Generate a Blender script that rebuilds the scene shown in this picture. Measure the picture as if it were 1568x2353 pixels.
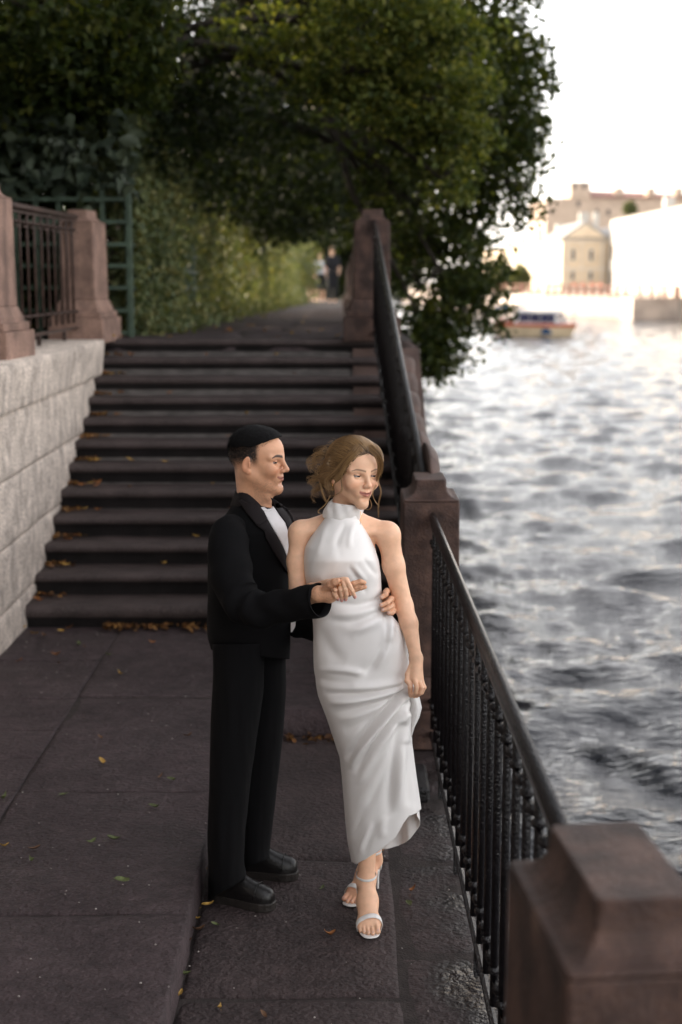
import bpy, math, random
import numpy as np
from mathutils import Vector, Matrix
for o in list(bpy.data.objects): bpy.data.objects.remove(o)
SC = bpy.context.scene
COL = SC.collection
R = math.radians
# ------------------------------------------------------------------ camera
CAM_Z = 2.34
PITCH = R(9.4)
cam = bpy.data.cameras.new('camera'); camo = bpy.data.objects.new('camera', cam); COL.objects.link(camo)
camo.location = (0, 0, CAM_Z); camo.rotation_euler = (R(90) - PITCH, 0, 0)
cam.sensor_fit = 'VERTICAL'; cam.sensor_height = 36; cam.sensor_width = 24; cam.lens = 50
cam.clip_start = 0.05; cam.clip_end = 3000
cam.dof.use_dof = True; cam.dof.focus_distance = 5.0; cam.dof.aperture_fstop = 2.0; cam.dof.aperture_blades = 0
SC.camera = camo
# ------------------------------------------------------------------ sky, sun, exposure
SUN_EL, SUN_AZ = R(16), R(-56)          # azimuth measured from +Y towards +X: ahead and to the left, behind the garden trees
w = bpy.data.worlds.new('World'); SC.world = w; w.use_nodes = True
nt = w.node_tree; nt.nodes.clear()
sky = nt.nodes.new('ShaderNodeTexSky'); sky.sky_type = 'NISHITA'; sky.sun_disc = False
sky.sun_elevation = SUN_EL; sky.sun_rotation = SUN_AZ; sky.air_density = 1.0; sky.dust_density = 1.5; sky.ozone_density = 1.0
hs = nt.nodes.new('ShaderNodeHueSaturation'); hs.inputs['Saturation'].default_value = 0.2
bg = nt.nodes.new('ShaderNodeBackground'); bg.inputs['Strength'].default_value = 0.15
wo = nt.nodes.new('ShaderNodeOutputWorld')
tint = nt.nodes.new('ShaderNodeMix'); tint.data_type = 'RGBA'; tint.blend_type = 'MULTIPLY'; tint.inputs[0].default_value = 1.0; tint.inputs[7].default_value = (1.0, .955, .925, 1)     # thin evening haze
nt.links.new(sky.outputs[0], hs.inputs['Color']); nt.links.new(hs.outputs[0], tint.inputs[6]); nt.links.new(tint.outputs[2], bg.inputs[0]); nt.links.new(bg.outputs[0], wo.inputs[0])
sl = bpy.data.lights.new('sun', 'SUN'); sl.energy = 2.3; sl.angle = R(0.53); sl.color = (1.0, 0.80, 0.58)
so = bpy.data.objects.new('sun', sl); COL.objects.link(so)
sd = Vector((math.sin(SUN_AZ) * math.cos(SUN_EL), math.cos(SUN_AZ) * math.cos(SUN_EL), math.sin(SUN_EL)))
so.rotation_euler = sd.to_track_quat('Z', 'Y').to_euler()
vs = SC.view_settings; vs.view_transform = 'Standard'; vs.look = 'None'; vs.exposure = 2.35; vs.gamma = 1.0; vs.use_curve_mapping = False
SC.cycles.use_denoising = True
SC.cycles.max_bounces = 8; SC.cycles.transparent_max_bounces = 8
SC.cycles.sample_clamp_indirect = 6.0

# ------------------------------------------------------------------ measuring helpers (photograph pixels at 1568 wide -> metres)
F = 3268.0
cp, sp_ = math.cos(PITCH), math.sin(PITCH)
def ray(u, v):
    r = (u - 784) / F; up = -(v - 1176.5) / F
    return np.array([r, cp + up * sp_, -sp_ + up * cp])
def P(u, v, Y):
    d = ray(u, v); t = Y / d[1]
    return np.array([d[0] * t, Y, CAM_Z + d[2] * t])
def G(u, v, z=0.0):
    d = ray(u, v); t = (z - CAM_Z) / d[2]
    return d * t + np.array([0, 0, CAM_Z])

# ------------------------------------------------------------------ materials
MATS = {}
def mat(name, col, rough=0.7, var=0.25, scale=8.0, bump=0.0, bscale=60.0, spec=0.28, metal=0.0, speck=None, speck_scale=250.0, coords='Object', col2=None, coat=0.0):
    m = bpy.data.materials.new(name); m.use_nodes = True; n = m.node_tree; b = n.nodes['Principled BSDF']; L = n.links.new
    b.inputs['Roughness'].default_value = rough; b.inputs['Metallic'].default_value = metal; b.inputs['Specular IOR Level'].default_value = spec
    b.inputs['Coat Weight'].default_value = coat
    tc = n.nodes.new('ShaderNodeNewGeometry') if coords == 'World' else n.nodes.new('ShaderNodeTexCoord')
    vec = tc.outputs['Position'] if coords == 'World' else tc.outputs['Object']
    nz = n.nodes.new('ShaderNodeTexNoise'); nz.inputs['Scale'].default_value = scale; nz.inputs['Detail'].default_value = 6; L(vec, nz.inputs['Vector'])
    rp = n.nodes.new('ShaderNodeValToRGB'); L(nz.outputs['Fac'], rp.inputs[0])
    c = np.array(col); lo = c * (1 - var); hi = np.minimum(c * (1 + var), 1) if col2 is None else np.array(col2)
    rp.color_ramp.elements[0].position = 0.33; rp.color_ramp.elements[0].color = (*lo, 1)
    rp.color_ramp.elements[1].position = 0.67; rp.color_ramp.elements[1].color = (*hi, 1)
    out = rp.outputs[0]
    if speck is not None:
        n2 = n.nodes.new('ShaderNodeTexNoise'); n2.inputs['Scale'].default_value = speck_scale; n2.inputs['Detail'].default_value = 3; L(vec, n2.inputs['Vector'])
        r2 = n.nodes.new('ShaderNodeMapRange'); r2.inputs[1].default_value = 0.5; r2.inputs[2].default_value = 0.68; L(n2.outputs['Fac'], r2.inputs[0])
        mx = n.nodes.new('ShaderNodeMix'); mx.data_type = 'RGBA'; L(r2.outputs[0], mx.inputs[0]); L(out, mx.inputs[6]); mx.inputs[7].default_value = (*speck, 1); out = mx.outputs[2]
    L(out, b.inputs['Base Color'])
    if bump:
        n3 = n.nodes.new('ShaderNodeTexNoise'); n3.inputs['Scale'].default_value = bscale; n3.inputs['Detail'].default_value = 8; L(vec, n3.inputs['Vector'])
        bp = n.nodes.new('ShaderNodeBump'); bp.inputs['Strength'].default_value = bump; bp.inputs['Distance'].default_value = 0.02; L(n3.outputs['Fac'], bp.inputs['Height']); L(bp.outputs[0], b.inputs['Normal'])
    MATS[name] = m
    return m

# ------------------------------------------------------------------ object helpers
def prop(o, label=None, cat=None, group=None, kind=None):
    if label: o['label'] = label
    if cat: o['category'] = cat
    if group: o['group'] = group
    if kind: o['kind'] = kind
    return o
def thing(name, label, cat, loc=(0, 0, 0), group=None, rz=0.0):
    o = bpy.data.objects.new(name, None); COL.objects.link(o); o.location = loc; o.rotation_euler = (0, 0, rz); o.empty_display_size = 0.1
    o['_rz'] = rz
    return prop(o, label, cat, group)
def link(name, me, parent=None, loc=(0, 0, 0), rot=None, scale=None):
    o = bpy.data.objects.new(name, me); COL.objects.link(o)
    if parent is not None: o.parent = parent
    o.location = loc
    if rot is not None: o.rotation_euler = rot
    if scale is not None: o.scale = scale
    return o
def raw_mesh(name, V, Fc, m=None, smooth=False):
    me = bpy.data.meshes.new(name)
    V = np.asarray(V, dtype=np.float64).reshape(-1, 3)
    if isinstance(Fc, np.ndarray):
        n, k = Fc.shape
        me.vertices.add(len(V)); me.vertices.foreach_set('co', V.astype(np.float32).ravel())
        me.loops.add(n * k); me.loops.foreach_set('vertex_index', Fc.astype(np.int32).ravel())
        me.polygons.add(n); me.polygons.foreach_set('loop_start', np.arange(0, n * k, k, dtype=np.int32))
        me.update(calc_edges=True); me.validate()
    else:
        me.from_pydata([tuple(v) for v in V], [], Fc); me.update()
    if m is not None: me.materials.append(m)
    if smooth: me.polygons.foreach_set('use_smooth', np.ones(len(me.polygons), dtype=bool))
    return me
def world_loc(o):
    p = np.zeros(3)
    while o is not None: p = p + np.array(o.location); o = o.parent
    return p
def part(name, V, Fc, m, parent=None, smooth=False):
    """mesh given in world coordinates, parented (no rotation on the parent)"""
    V = np.asarray(V, dtype=np.float64).reshape(-1, 3)
    if parent is not None: V = V - world_loc(parent)
    return link(name, raw_mesh(name, V, Fc, m, smooth), parent)
class MB:
    def __init__(s): s.v = []; s.f = []
    def add(s, V, Fc):
        b = len(s.v); s.v += [tuple(map(float, p)) for p in V]; s.f += [tuple(int(i) + b for i in f) for f in Fc]; return s
    def box(s, x0, x1, y0, y1, z0, z1, bev=0.0):
        if bev <= 0:
            V = [(x, y, z) for x in (x0, x1) for y in (y0, y1) for z in (z0, z1)]
            return s.add(V, [(0, 1, 3, 2), (4, 6, 7, 5), (0, 4, 5, 1), (2, 3, 7, 6), (0, 2, 6, 4), (1, 5, 7, 3)])
        V = []; b = bev
        for zz, i in ((z0, b), (z0 + b, 0), (z1 - b, 0), (z1, b)):
            xa, xb, ya, yb = x0 + i, x1 - i, y0 + i, y1 - i
            c = b if i == 0 else 0.0
            if i == 0: V += [(xa + c, ya, zz), (xb - c, ya, zz), (xb, ya + c, zz), (xb, yb - c, zz), (xb - c, yb, zz), (xa + c, yb, zz), (xa, yb - c, zz), (xa, ya + c, zz)]
            else: V += [(xa + b * .3, ya, zz), (xb - b * .3, ya, zz), (xb, ya + b * .3, zz), (xb, yb - b * .3, zz), (xb - b * .3, yb, zz), (xa + b * .3, yb, zz), (xa, yb - b * .3, zz), (xa, ya + b * .3, zz)]
        Fc = [tuple(range(7, -1, -1)), tuple(range(24, 32))]
        for k in range(3):
            for i in range(8): j = (i + 1) % 8; Fc.append((k * 8 + i, k * 8 + j, k * 8 + 8 + j, k * 8 + 8 + i))
        return s.add(V, Fc)
    def tube(s, pts, r, n=6, cap=True):
        pts = np.asarray(pts, float); k = len(pts); rr = np.broadcast_to(np.asarray(r, float), (k,))
        T = np.gradient(pts, axis=0); T /= np.linalg.norm(T, axis=1)[:, None] + 1e-12
        ref = np.array([0, 0, 1.0]) if abs(T[0][2]) < 0.9 else np.array([0, 1.0, 0])
        V = []
        for i in range(k):
            a = np.cross(T[i], ref); a /= np.linalg.norm(a) + 1e-12; b = np.cross(T[i], a); ref = ref if abs(T[i] @ ref) < .95 else a
            for j in range(n):
                t = 2 * math.pi * j / n; V.append(pts[i] + rr[i] * (math.cos(t) * a + math.sin(t) * b))
        Fc = [(i * n + j, i * n + (j + 1) % n, (i + 1) * n + (j + 1) % n, (i + 1) * n + j) for i in range(k - 1) for j in range(n)]
        if cap: Fc += [tuple(range(n - 1, -1, -1)), tuple((k - 1) * n + j for j in range(n))]
        return s.add(V, Fc)
    def loft(s, rings, closed=True, cap=True):
        n = len(rings[0]); V = [p for r_ in rings for p in r_]; Fc = []
        for i in range(len(rings) - 1):
            for j in range(n if closed else n - 1):
                jj = (j + 1) % n; Fc.append((i * n + j, i * n + jj, (i + 1) * n + jj, (i + 1) * n + j))
        if cap: Fc += [tuple(range(n - 1, -1, -1)), tuple((len(rings) - 1) * n + j for j in range(n))]
        return s.add(V, Fc)
    def mesh(s, name, m, smooth=False): return raw_mesh(name, s.v, s.f, m, smooth)
    def build(s, name, m, parent=None, smooth=False): return part(name, s.v, s.f, m, parent, smooth)

# smooth value noise for vertex displacement
_NG = np.random.RandomState(7).rand(64, 64, 64)
def vnoise(p, scale=1.0):
    q = np.asarray(p, float) * scale; i = np.floor(q).astype(int); f = q - i; f = f * f * (3 - 2 * f); i &= 63; j = (i + 1) & 63
    def g(a, b, c): return _NG[a, b, c]
    x0, y0, z0 = i[..., 0], i[..., 1], i[..., 2]; x1, y1, z1 = j[..., 0], j[..., 1], j[..., 2]; fx, fy, fz = f[..., 0], f[..., 1], f[..., 2]
    c00 = g(x0, y0, z0) * (1 - fx) + g(x1, y0, z0) * fx; c10 = g(x0, y1, z0) * (1 - fx) + g(x1, y1, z0) * fx
    c01 = g(x0, y0, z1) * (1 - fx) + g(x1, y0, z1) * fx; c11 = g(x0, y1, z1) * (1 - fx) + g(x1, y1, z1) * fx
    return ((c00 * (1 - fy) + c10 * fy) * (1 - fz) + (c01 * (1 - fy) + c11 * fy) * fz) * 2 - 1
def fbm(p, scale=1.0, oct=4):
    a = 0; amp = 1.0
    for k in range(oct): a = a + amp * vnoise(np.asarray(p) + 17.3 * k, scale * 2 ** k); amp *= .5
    return a / 1.9
def sstep(a, b, x):
    t = np.clip((x - a) / (b - a), 0, 1); return t * t * (3 - 2 * t)
# ------------------------------------------------------------------ surface materials
rng = random.Random(3); nrng = np.random.RandomState(3)
def paving_mat(name, base, wet):
    m = mat(name, base, 0.75, 0.30, 3.0, 0.9, 48.0, speck=tuple(np.array(base) * 1.9), speck_scale=160, coords='World')
    n = m.node_tree; b = n.nodes['Principled BSDF']; L = n.links.new
    g = n.nodes.new('ShaderNodeNewGeometry'); sx = n.nodes.new('ShaderNodeSeparateXYZ'); L(g.outputs['Position'], sx.inputs[0])
    nz = n.nodes.new('ShaderNodeTexNoise'); nz.inputs['Scale'].default_value = 2.6; nz.inputs['Detail'].default_value = 5; L(g.outputs['Position'], nz.inputs['Vector'])
    if wet:   # rain water lies along the railing side of the path
        mr = n.nodes.new('ShaderNodeMapRange'); mr.inputs[1].default_value = 0.05; mr.inputs[2].default_value = 0.55; mr.inputs[3].default_value = -0.35; mr.inputs[4].default_value = 0.28; L(sx.outputs[0], mr.inputs[0])
        ad = n.nodes.new('ShaderNodeMath'); ad.operation = 'ADD'; L(mr.outputs[0], ad.inputs[0]); L(nz.outputs['Fac'], ad.inputs[1])
        m2 = n.nodes.new('ShaderNodeMapRange'); m2.inputs[1].default_value = 0.52; m2.inputs[2].default_value = 0.70; m2.inputs[3].default_value = 0.72; m2.inputs[4].default_value = 0.16; L(ad.outputs[0], m2.inputs[0])
    else:
        m2 = n.nodes.new('ShaderNodeMapRange'); m2.inputs[1].default_value = 0.35; m2.inputs[2].default_value = 0.7; m2.inputs[3].default_value = 0.8; m2.inputs[4].default_value = 0.5; L(nz.outputs['Fac'], m2.inputs[0])
    L(m2.outputs[0], b.inputs['Roughness'])
    src = b.inputs['Base Color'].links[0].from_socket
    mc_ = n.nodes.new('ShaderNodeTexNoise'); mc_.inputs['Scale'].default_value = 14; mc_.inputs['Detail'].default_value = 9; mc_.inputs['Roughness'].default_value = .7; L(g.outputs['Position'], mc_.inputs['Vector'])
    mr2 = n.nodes.new('ShaderNodeMapRange'); mr2.inputs[1].default_value = .3; mr2.inputs[2].default_value = .7; mr2.inputs[3].default_value = .55; mr2.inputs[4].default_value = 1.4; L(mc_.outputs['Fac'], mr2.inputs[0])
    ml = n.nodes.new('ShaderNodeMix'); ml.data_type = 'RGBA'; ml.blend_type = 'MULTIPLY'; ml.inputs[0].default_value = 1; L(src, ml.inputs[6]); L(mr2.outputs[0], ml.inputs[7]); out = ml.outputs[2]
    if wet:      # soaked stone is darker
        m3 = n.nodes.new('ShaderNodeMapRange'); m3.inputs[1].default_value = .50; m3.inputs[2].default_value = .66; m3.inputs[3].default_value = 1; m3.inputs[4].default_value = .32; L(ad.outputs[0], m3.inputs[0])
        m4 = n.nodes.new('ShaderNodeMix'); m4.data_type = 'RGBA'; m4.blend_type = 'MULTIPLY'; m4.inputs[0].default_value = 1; L(out, m4.inputs[6]); L(m3.outputs[0], m4.inputs[7]); out = m4.outputs[2]
    L(out, b.inputs['Base Color'])
    return m
M_PAVE = paving_mat('dark_paving', (0.041, 0.0285, 0.030), False)
M_WET = paving_mat('wet_paving', (0.038, 0.0265, 0.026), True)
M_JOINT = mat('joint_mortar', (0.036, 0.028, 0.026), 0.9, 0.3, 20, 0.5, 120, coords='World')
M_RISER = mat('dark_riser', (0.010, 0.0078, 0.0078), 0.85, 0.4, 5, 0.5, 70, coords='World')  # riser faces in a darker stone tone than the treads
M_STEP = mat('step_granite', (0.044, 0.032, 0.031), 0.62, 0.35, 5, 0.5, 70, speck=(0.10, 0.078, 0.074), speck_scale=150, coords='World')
M_GRAN = mat('red_granite', (0.070, 0.0395, 0.030), 0.65, 0.60, 11, 0.35, 90, speck=(0.05, 0.03, 0.028), speck_scale=130, coords='World')
M_WALL = mat('grey_granite', (0.60, 0.51, 0.44), 0.8, 0.30, 7, 0.5, 45, speck=(0.20, 0.17, 0.155), speck_scale=70, coords='World')
M_WALLCORE = mat('wall_core', (0.09, 0.08, 0.075), 0.9, 0.3, 10, coords='World')
M_IRON = mat('black_paint', (0.006, 0.005, 0.006), 0.27, 0.4, 30, 0.5, 110, spec=0.4, coat=0.0, coords='World')
M_RUST = mat('brown_iron', (0.050, 0.030, 0.024), 0.5, 0.45, 18, 0.3, 150, coords='World')
M_SOIL = mat('soil', (0.03, 0.025, 0.02), 0.95, 0.4, 6, 0.6, 30, coords='World')
M_QUAY = mat('quay_stone', (0.085, 0.055, 0.046), 0.7, 0.35, 4, 0.4, 40, coords='World')

def streak(m, dark, amount):      # grime that has run down the stone
    n = m.node_tree; b = n.nodes['Principled BSDF']; L = n.links.new; src = b.inputs['Base Color'].links[0].from_socket; g = n.nodes.new('ShaderNodeNewGeometry'); mp = n.nodes.new('ShaderNodeMapping'); mp.inputs['Scale'].default_value = (6, 6, 1.5); L(g.outputs['Position'], mp.inputs[0])
    nz = n.nodes.new('ShaderNodeTexNoise'); nz.inputs['Scale'].default_value = 1.6; nz.inputs['Detail'].default_value = 5; L(mp.outputs[0], nz.inputs['Vector']); mr = n.nodes.new('ShaderNodeMapRange'); mr.inputs[1].default_value = .48; mr.inputs[2].default_value = .70; mr.inputs[4].default_value = amount; L(nz.outputs['Fac'], mr.inputs[0])
    mx = n.nodes.new('ShaderNodeMix'); mx.data_type = 'RGBA'; L(mr.outputs[0], mx.inputs[0]); L(src, mx.inputs[6]); mx.inputs[7].default_value = (*dark, 1); L(mx.outputs[2], b.inputs['Base Color'])
M_GRANL = mat('pale_red_granite', (0.28, 0.175, 0.135), 0.75, 0.28, 6, 0.35, 90, speck=(0.08, 0.05, 0.045), speck_scale=130, coords='World')  # paler red granite for the left posts
streak(M_GRANL, (.07, .045, .04), .6); streak(M_WALL, (.24, .205, .185), .5); streak(M_GRAN, (.05, .032, .028), .6)
def Tz(y): return 1.82 - 0.009 * max(0.0, y - 12.2)

def slab(x0, x1, y0, y1, z, m, parent, thick=0.15, n=9, amp=0.006, edge=0.012, gap=0.0045, name='paving_slab'):
    """a worn stone slab: uneven top, ragged softened edges, real depth at the joints"""
    x0 += gap; x1 -= gap; y0 += gap; y1 -= gap
    sd_ = rng.random() * 50; tilt = (rng.uniform(-.004, .004), rng.uniform(-.004, .004)); V = []
    for i in range(n):
        for j in range(n):
            a, b = i / (n - 1), j / (n - 1)
            # rows crowd towards the edges
            a = .5 - .5 * math.cos(math.pi * a) if n > 4 else a; b = .5 - .5 * math.cos(math.pi * b) if n > 4 else b
            V.append([x0 + (x1 - x0) * a, y0 + (y1 - y0) * b, z])
    V = np.array(V); q = V + sd_
    e = np.minimum(np.minimum(V[:, 0] - x0, x1 - V[:, 0]), np.minimum(V[:, 1] - y0, y1 - V[:, 1]))
    V[:, 2] += amp * fbm(q, 2.2, 4) - edge * (1 - sstep(0, .035, e)) * (0.7 + .5 * vnoise(q, 6)) + tilt[0] * (V[:, 0] - x0) + tilt[1] * (V[:, 1] - y0)
    onb = e < 1e-6
    V[onb, 0] += .008 * vnoise(q[onb], 5.0); V[onb, 1] += .008 * vnoise(q[onb] + 9, 5.0)
    Fc = [(i * n + j, (i + 1) * n + j, (i + 1) * n + j + 1, i * n + j + 1) for i in range(n - 1) for j in range(n - 1)]
    bd = [i * n for i in range(n)] + [(n - 1) * n + j for j in range(1, n)] + [i * n + n - 1 for i in range(n - 2, -1, -1)] + [j for j in range(n - 2, 0, -1)]
    k = len(V); lo = V[bd].copy(); lo[:, 2] = z - thick; V = np.vstack([V, lo]); nb = len(bd)
    Fc += [(bd[i], k + i, k + (i + 1) % nb, bd[(i + 1) % nb]) for i in range(nb)]
    Fc = [f[::-1] for f in Fc[:0]] + Fc
    return part(name, V, Fc, m, parent, smooth=True)

# ------------------------------------------------------------------ lower path by the water
path = MB().box(-0.56, 0.60, -3, 7.04, -0.30, -0.010).build('lower_path', M_JOINT); prop(path, 'dark wet stone path along the iron railing', 'path', kind='structure')
for (x0, x1, ys) in ((-0.53, 0.20, [-3, -.6, 1.2, 2.9, 4.36, 5.48, 7.05]), (0.20, 0.62, [-3, -1, .8, 2.2, 3.35, 4.12, 4.66, 5.46, 6.2, 7.05])):
    for a, b in zip(ys[:-1], ys[1:]):
        slab(x0, x1, a, b, rng.uniform(-.004, .004) - (.012 if x0 > 0 else 0), M_WET, path, 0.12, 11 if x0 < 0 else 9, 0.010 if x0 < 0 else 0.016, 0.012)
# ------------------------------------------------------------------ raised pavement
pav = MB().box(-4, -0.56, -3, 8.80, -0.3, 0.130).box(-0.558, 0.40, 7.10, 8.80, -0.3, 0.130).build('raised_pavement', M_JOINT); prop(pav, 'raised dark stone pavement below the steps', 'pavement', kind='structure')
for (x0, x1, ys) in ((-1.40, -0.53, [-3, -1.4, .4, 2.1, 3.3, 4.68, 5.87, 7.30, 8.84]), (-2.05, -1.40, [1.2, 2.6, 3.9, 5.0, 5.87, 6.32, 6.72, 7.26, 8.02, 8.84]), (-0.53, 0.36, [7.07, 7.75, 8.84])):
    for a, b in zip(ys[:-1], ys[1:]):
        slab(x0, x1, a, b, 0.14 + rng.uniform(-.003, .003), M_PAVE, pav, 0.16, 13, 0.011, 0.006)
# ------------------------------------------------------------------ steps
NS, RISE, RUN, Y0S = 12, 0.14, 0.30, 8.82
stair = thing('staircase', 'wide dark granite staircase climbing from the pavement to the shaded terrace', 'staircase', (-0.8, Y0S, 0.14))
for i in range(NS):
    y = Y0S + i * RUN; z1 = 0.14 + (i + 1) * RISE; z0 = z1 - RISE - (0.02 if i else .1)
    xl, xr = -2.06, 0.40
    nx = 26; prof = [(0.024, 0), (0.022, .55), (0.0, .66), (-0.012, .80), (-0.006, .93), (0.012, .99), (0.05, 1.0), (0.18, 1.0), (RUN + .05, 0.99)]
    V = []; k = len(prof)
    for a in range(nx):
        x = xl + (xr - xl) * a / (nx - 1)
        for (dy, t) in prof:
            V.append([x, y + dy, z0 + (z1 - z0) * t])
    V = np.array(V); q = V + i * 7.7
    wear = .010 * fbm(q, 1.6, 4); V[:, 2] += np.where(np.arange(len(V)) % k >= 3, wear - .008 * sstep(.2, .9, vnoise(q, 4.0)), 0); V[:, 1] += np.where(np.arange(len(V)) % k >= 2, .008 * fbm(q + 5, 3.0, 3), 0)
    Fc = [(a * k + j, (a + 1) * k + j, (a + 1) * k + j + 1, a * k + j + 1) for a in range(nx - 1) for j in range(k - 1)]
    Fc += [tuple(range(k)), tuple((nx - 1) * k + j for j in range(k - 1, -1, -1))]
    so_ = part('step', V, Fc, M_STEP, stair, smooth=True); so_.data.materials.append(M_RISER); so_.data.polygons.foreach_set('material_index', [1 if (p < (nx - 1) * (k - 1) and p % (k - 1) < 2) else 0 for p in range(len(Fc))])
MB().box(-2.04, 0.38, Y0S + .08, 12.1, -.3, 0.13).loft([[(-2.04, Y0S + .12, .13), (-2.04, 12.35, .13), (-2.04, 12.35, 1.76), (-2.04, 12.08, 1.70), (-2.04, Y0S + .12, .16)], [(.38, Y0S + .12, .13), (.38, 12.35, .13), (.38, 12.35, 1.76), (.38, 12.08, 1.70), (.38, Y0S + .12, .16)]]).build('step_bedding', M_WALLCORE, stair)
# ------------------------------------------------------------------ terrace
def strip(name, x0, x1, ys, zf, m):
    V = []; Fc = []
    for y in ys: V += [(x0, y, zf(y)), (x1, y, zf(y))]
    for i in range(len(ys) - 1): Fc.append((2 * i, 2 * i + 1, 2 * i + 3, 2 * i + 2))
    return part(name, V, Fc, m)
ter = strip('terrace_path', -2.3, 0.62, [12.2, 20, 30, 45, 60, 80, 110], lambda y: Tz(y) - .022, M_JOINT); prop(ter, 'stone terrace path under the trees', 'path', kind='structure')
ys = [12.13 + RUN - .29]
while ys[-1] < 34: ys.append(ys[-1] + rng.uniform(.8, 1.25))
for a, b in zip(ys[:-1], ys[1:]):
    xm = rng.uniform(-1.1, -.5)
    for x0, x1 in ((-2.0, xm), (xm, 0.30)):
        slab(x0, x1, a, b, Tz((a + b) / 2), M_PAVE, ter, 0.1, 6, .006, .008)
gar = strip('garden_ground', -60, -2.02, [-30, 12.3, 20, 30, 45, 60, 80, 110], lambda y: Tz(y) - .03, M_SOIL); prop(gar, 'dark garden soil behind the railing and hedge', 'ground', kind='structure')
# ------------------------------------------------------------------ retaining wall of grey granite
wall = thing('retaining_wall', 'pale grey granite retaining wall left of the steps', 'wall', (-2.2, 8, 0))
MB().box(-3.0, -2.035, -3, 11.70, -.3, 1.78).build('wall_core', M_WALLCORE, wall)
zs = [1.835, 1.54, 1.14, 0.74, 0.36, -.1]
def block(x0, x1, y0, y1, z0, z1, lip=0.0):
    """one dressed granite block facing +X: grid face with pillowed, chipped edges"""
    ny, nz = 30, 9; V = []
    for a in range(ny):
        for b in range(nz):
            s, t = .5 - .5 * math.cos(math.pi * a / (ny - 1)), .5 - .5 * math.cos(math.pi * b / (nz - 1))
            V.append([x1, y0 + .004 + (y1 - y0 - .008) * s, z0 + .004 + (z1 - z0 - .008) * t])
    V = np.array(V); e = np.minimum(np.minimum(V[:, 1] - y0, y1 - V[:, 1]), np.minimum(V[:, 2] - z0, z1 - V[:, 2])) - .004
    V[:, 0] += .013 * fbm(V, 4, 5) - .010 * (1 - sstep(0, .022, e)) + lip * sstep(.1, .9, (V[:, 2] - z0) / (z1 - z0))
    nb = len(V); Fc = [(a * nz + b, (a + 1) * nz + b, (a + 1) * nz + b + 1, a * nz + b + 1) for a in range(ny - 1) for b in range(nz - 1)]
    bd = [a * nz for a in range(ny)] + [(ny - 1) * nz + b for b in range(1, nz)] + [a * nz + nz - 1 for a in range(ny - 2, -1, -1)] + [b for b in range(nz - 2, 0, -1)]
    bk = V[bd].copy(); bk[:, 0] = x0; V = np.vstack([V, bk]); k = len(bd)
    Fc += [(bd[(i + 1) % k], bd[i], nb + i, nb + (i + 1) % k) for i in range(k)]
    Fc = [tuple(f[::-1]) for f in Fc]
    part('granite_block', V, [f[::-1] for f in Fc], M_WALL, wall, smooth=True)
for c in range(5):
    y = -2.5 + .55 * (c % 2); k = 0
    while y < 11.7:
        y2 = y + rng.uniform(2.6, 3.6)
        if y2 > 11.1: y2 = 11.73
        block(-2.25 if c else -2.5, -1.985 - .004 * c + (.035 if c == 0 else 0), y, y2, zs[c + 1], zs[c], .02 if c == 0 else 0); y = y2

# ------------------------------------------------------------------ granite posts
def octring(w, d, z, b):
    x, y = w / 2, d / 2
    return [(-x + b, -y, z), (x - b, -y, z), (x, -y + b, z), (x, y - b, z), (x - b, y, z), (-x + b, y, z), (-x, y - b, z), (-x, -y + b, z)]
def pillar(x, y, z, h, wd, dp, label, rz=0.0, plinth=True, group=None, m=None):
    m = m or M_GRAN
    t = thing('granite_post', label, 'stone post', (x, y, z), group, rz)
    hp = 0.20 if plinth else 0.0
    def sub(name, rings):
        mb = MB().loft([[(p[0], p[1], p[2]) for p in r_] for r_ in rings])
        V = np.array(mb.v); V[:, :2] += .003 * np.stack([fbm(V + x * 3, 5, 3), fbm(V + 40 + y, 5, 3)], 1)
        o = link(name, raw_mesh(name, V, mb.f, m), t)
        bv = o.modifiers.new('b', 'BEVEL'); bv.width = .008; bv.segments = 2; bv.limit_method = 'ANGLE'; bv.angle_limit = R(35)
        return o
    if plinth:
        sub('plinth', [octring(wd + .17, dp + .17, 0, .008), octring(wd + .17, dp + .17, hp, .008)])
        s0 = hp + .002
        sub('base_moulding', [octring(wd + .12, dp + .12, s0, .006), octring(wd + .12, dp + .12, s0 + .05, .006), octring(wd + .07, dp + .07, s0 + .052, .006), octring(wd + .06, dp + .06, s0 + .085, .006), octring(wd + .03, dp + .03, s0 + .12, .006), octring(wd + .004, dp + .004, s0 + .15, .006)])
        s1 = s0 + .152
    else: s1 = 0.0
    ht = h - .105
    sub('shaft', [octring(wd, dp, s1, .006), octring(wd - .012, dp - .012, ht, .006)])
    cap = [octring(wd - .014, dp - .014, ht + .002, .006)]
    for k in range(6):       # hollow curve up to the small flat top
        a = k / 5 * math.pi / 2; ins = .058 * math.sin(a); cap.append(octring(wd - .016 - 2 * ins, dp - .016 - 2 * ins, ht + .012 + .058 * (1 - math.cos(a)), .006))
    cap.append(octring(wd - .016 - .12, dp - .016 - .12, h, .01))
    sub('cap', cap)
    return t
pillar(0.475, 2.30, 0.0, 1.36, 0.30, 0.46, 'out-of-focus brown granite post in the lower corner, nearest of all the posts', rz=R(5.5), plinth=False)
pillar(0.447, 7.13, 0.0, 1.345, 0.29, 0.42, 'brown granite post between the two iron railings, beside the woman', plinth=True)
pillar(0.262, 12.36, 1.80, 1.10, 0.31, 0.42, 'granite post at the head of the stair railing, in front of the dark tree')
pillar(-2.27, 9.12, 1.80, 1.13, 0.31, 0.44, 'tall granite post cut by the left edge of the picture, on the grey wall', m=M_GRANL, rz=R(-4))
pillar(-2.15, 12.05, 1.80, 1.08, 0.30, 0.44, 'granite post between the left iron railing and the green trellis', m=M_GRANL, rz=R(-5))
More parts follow.
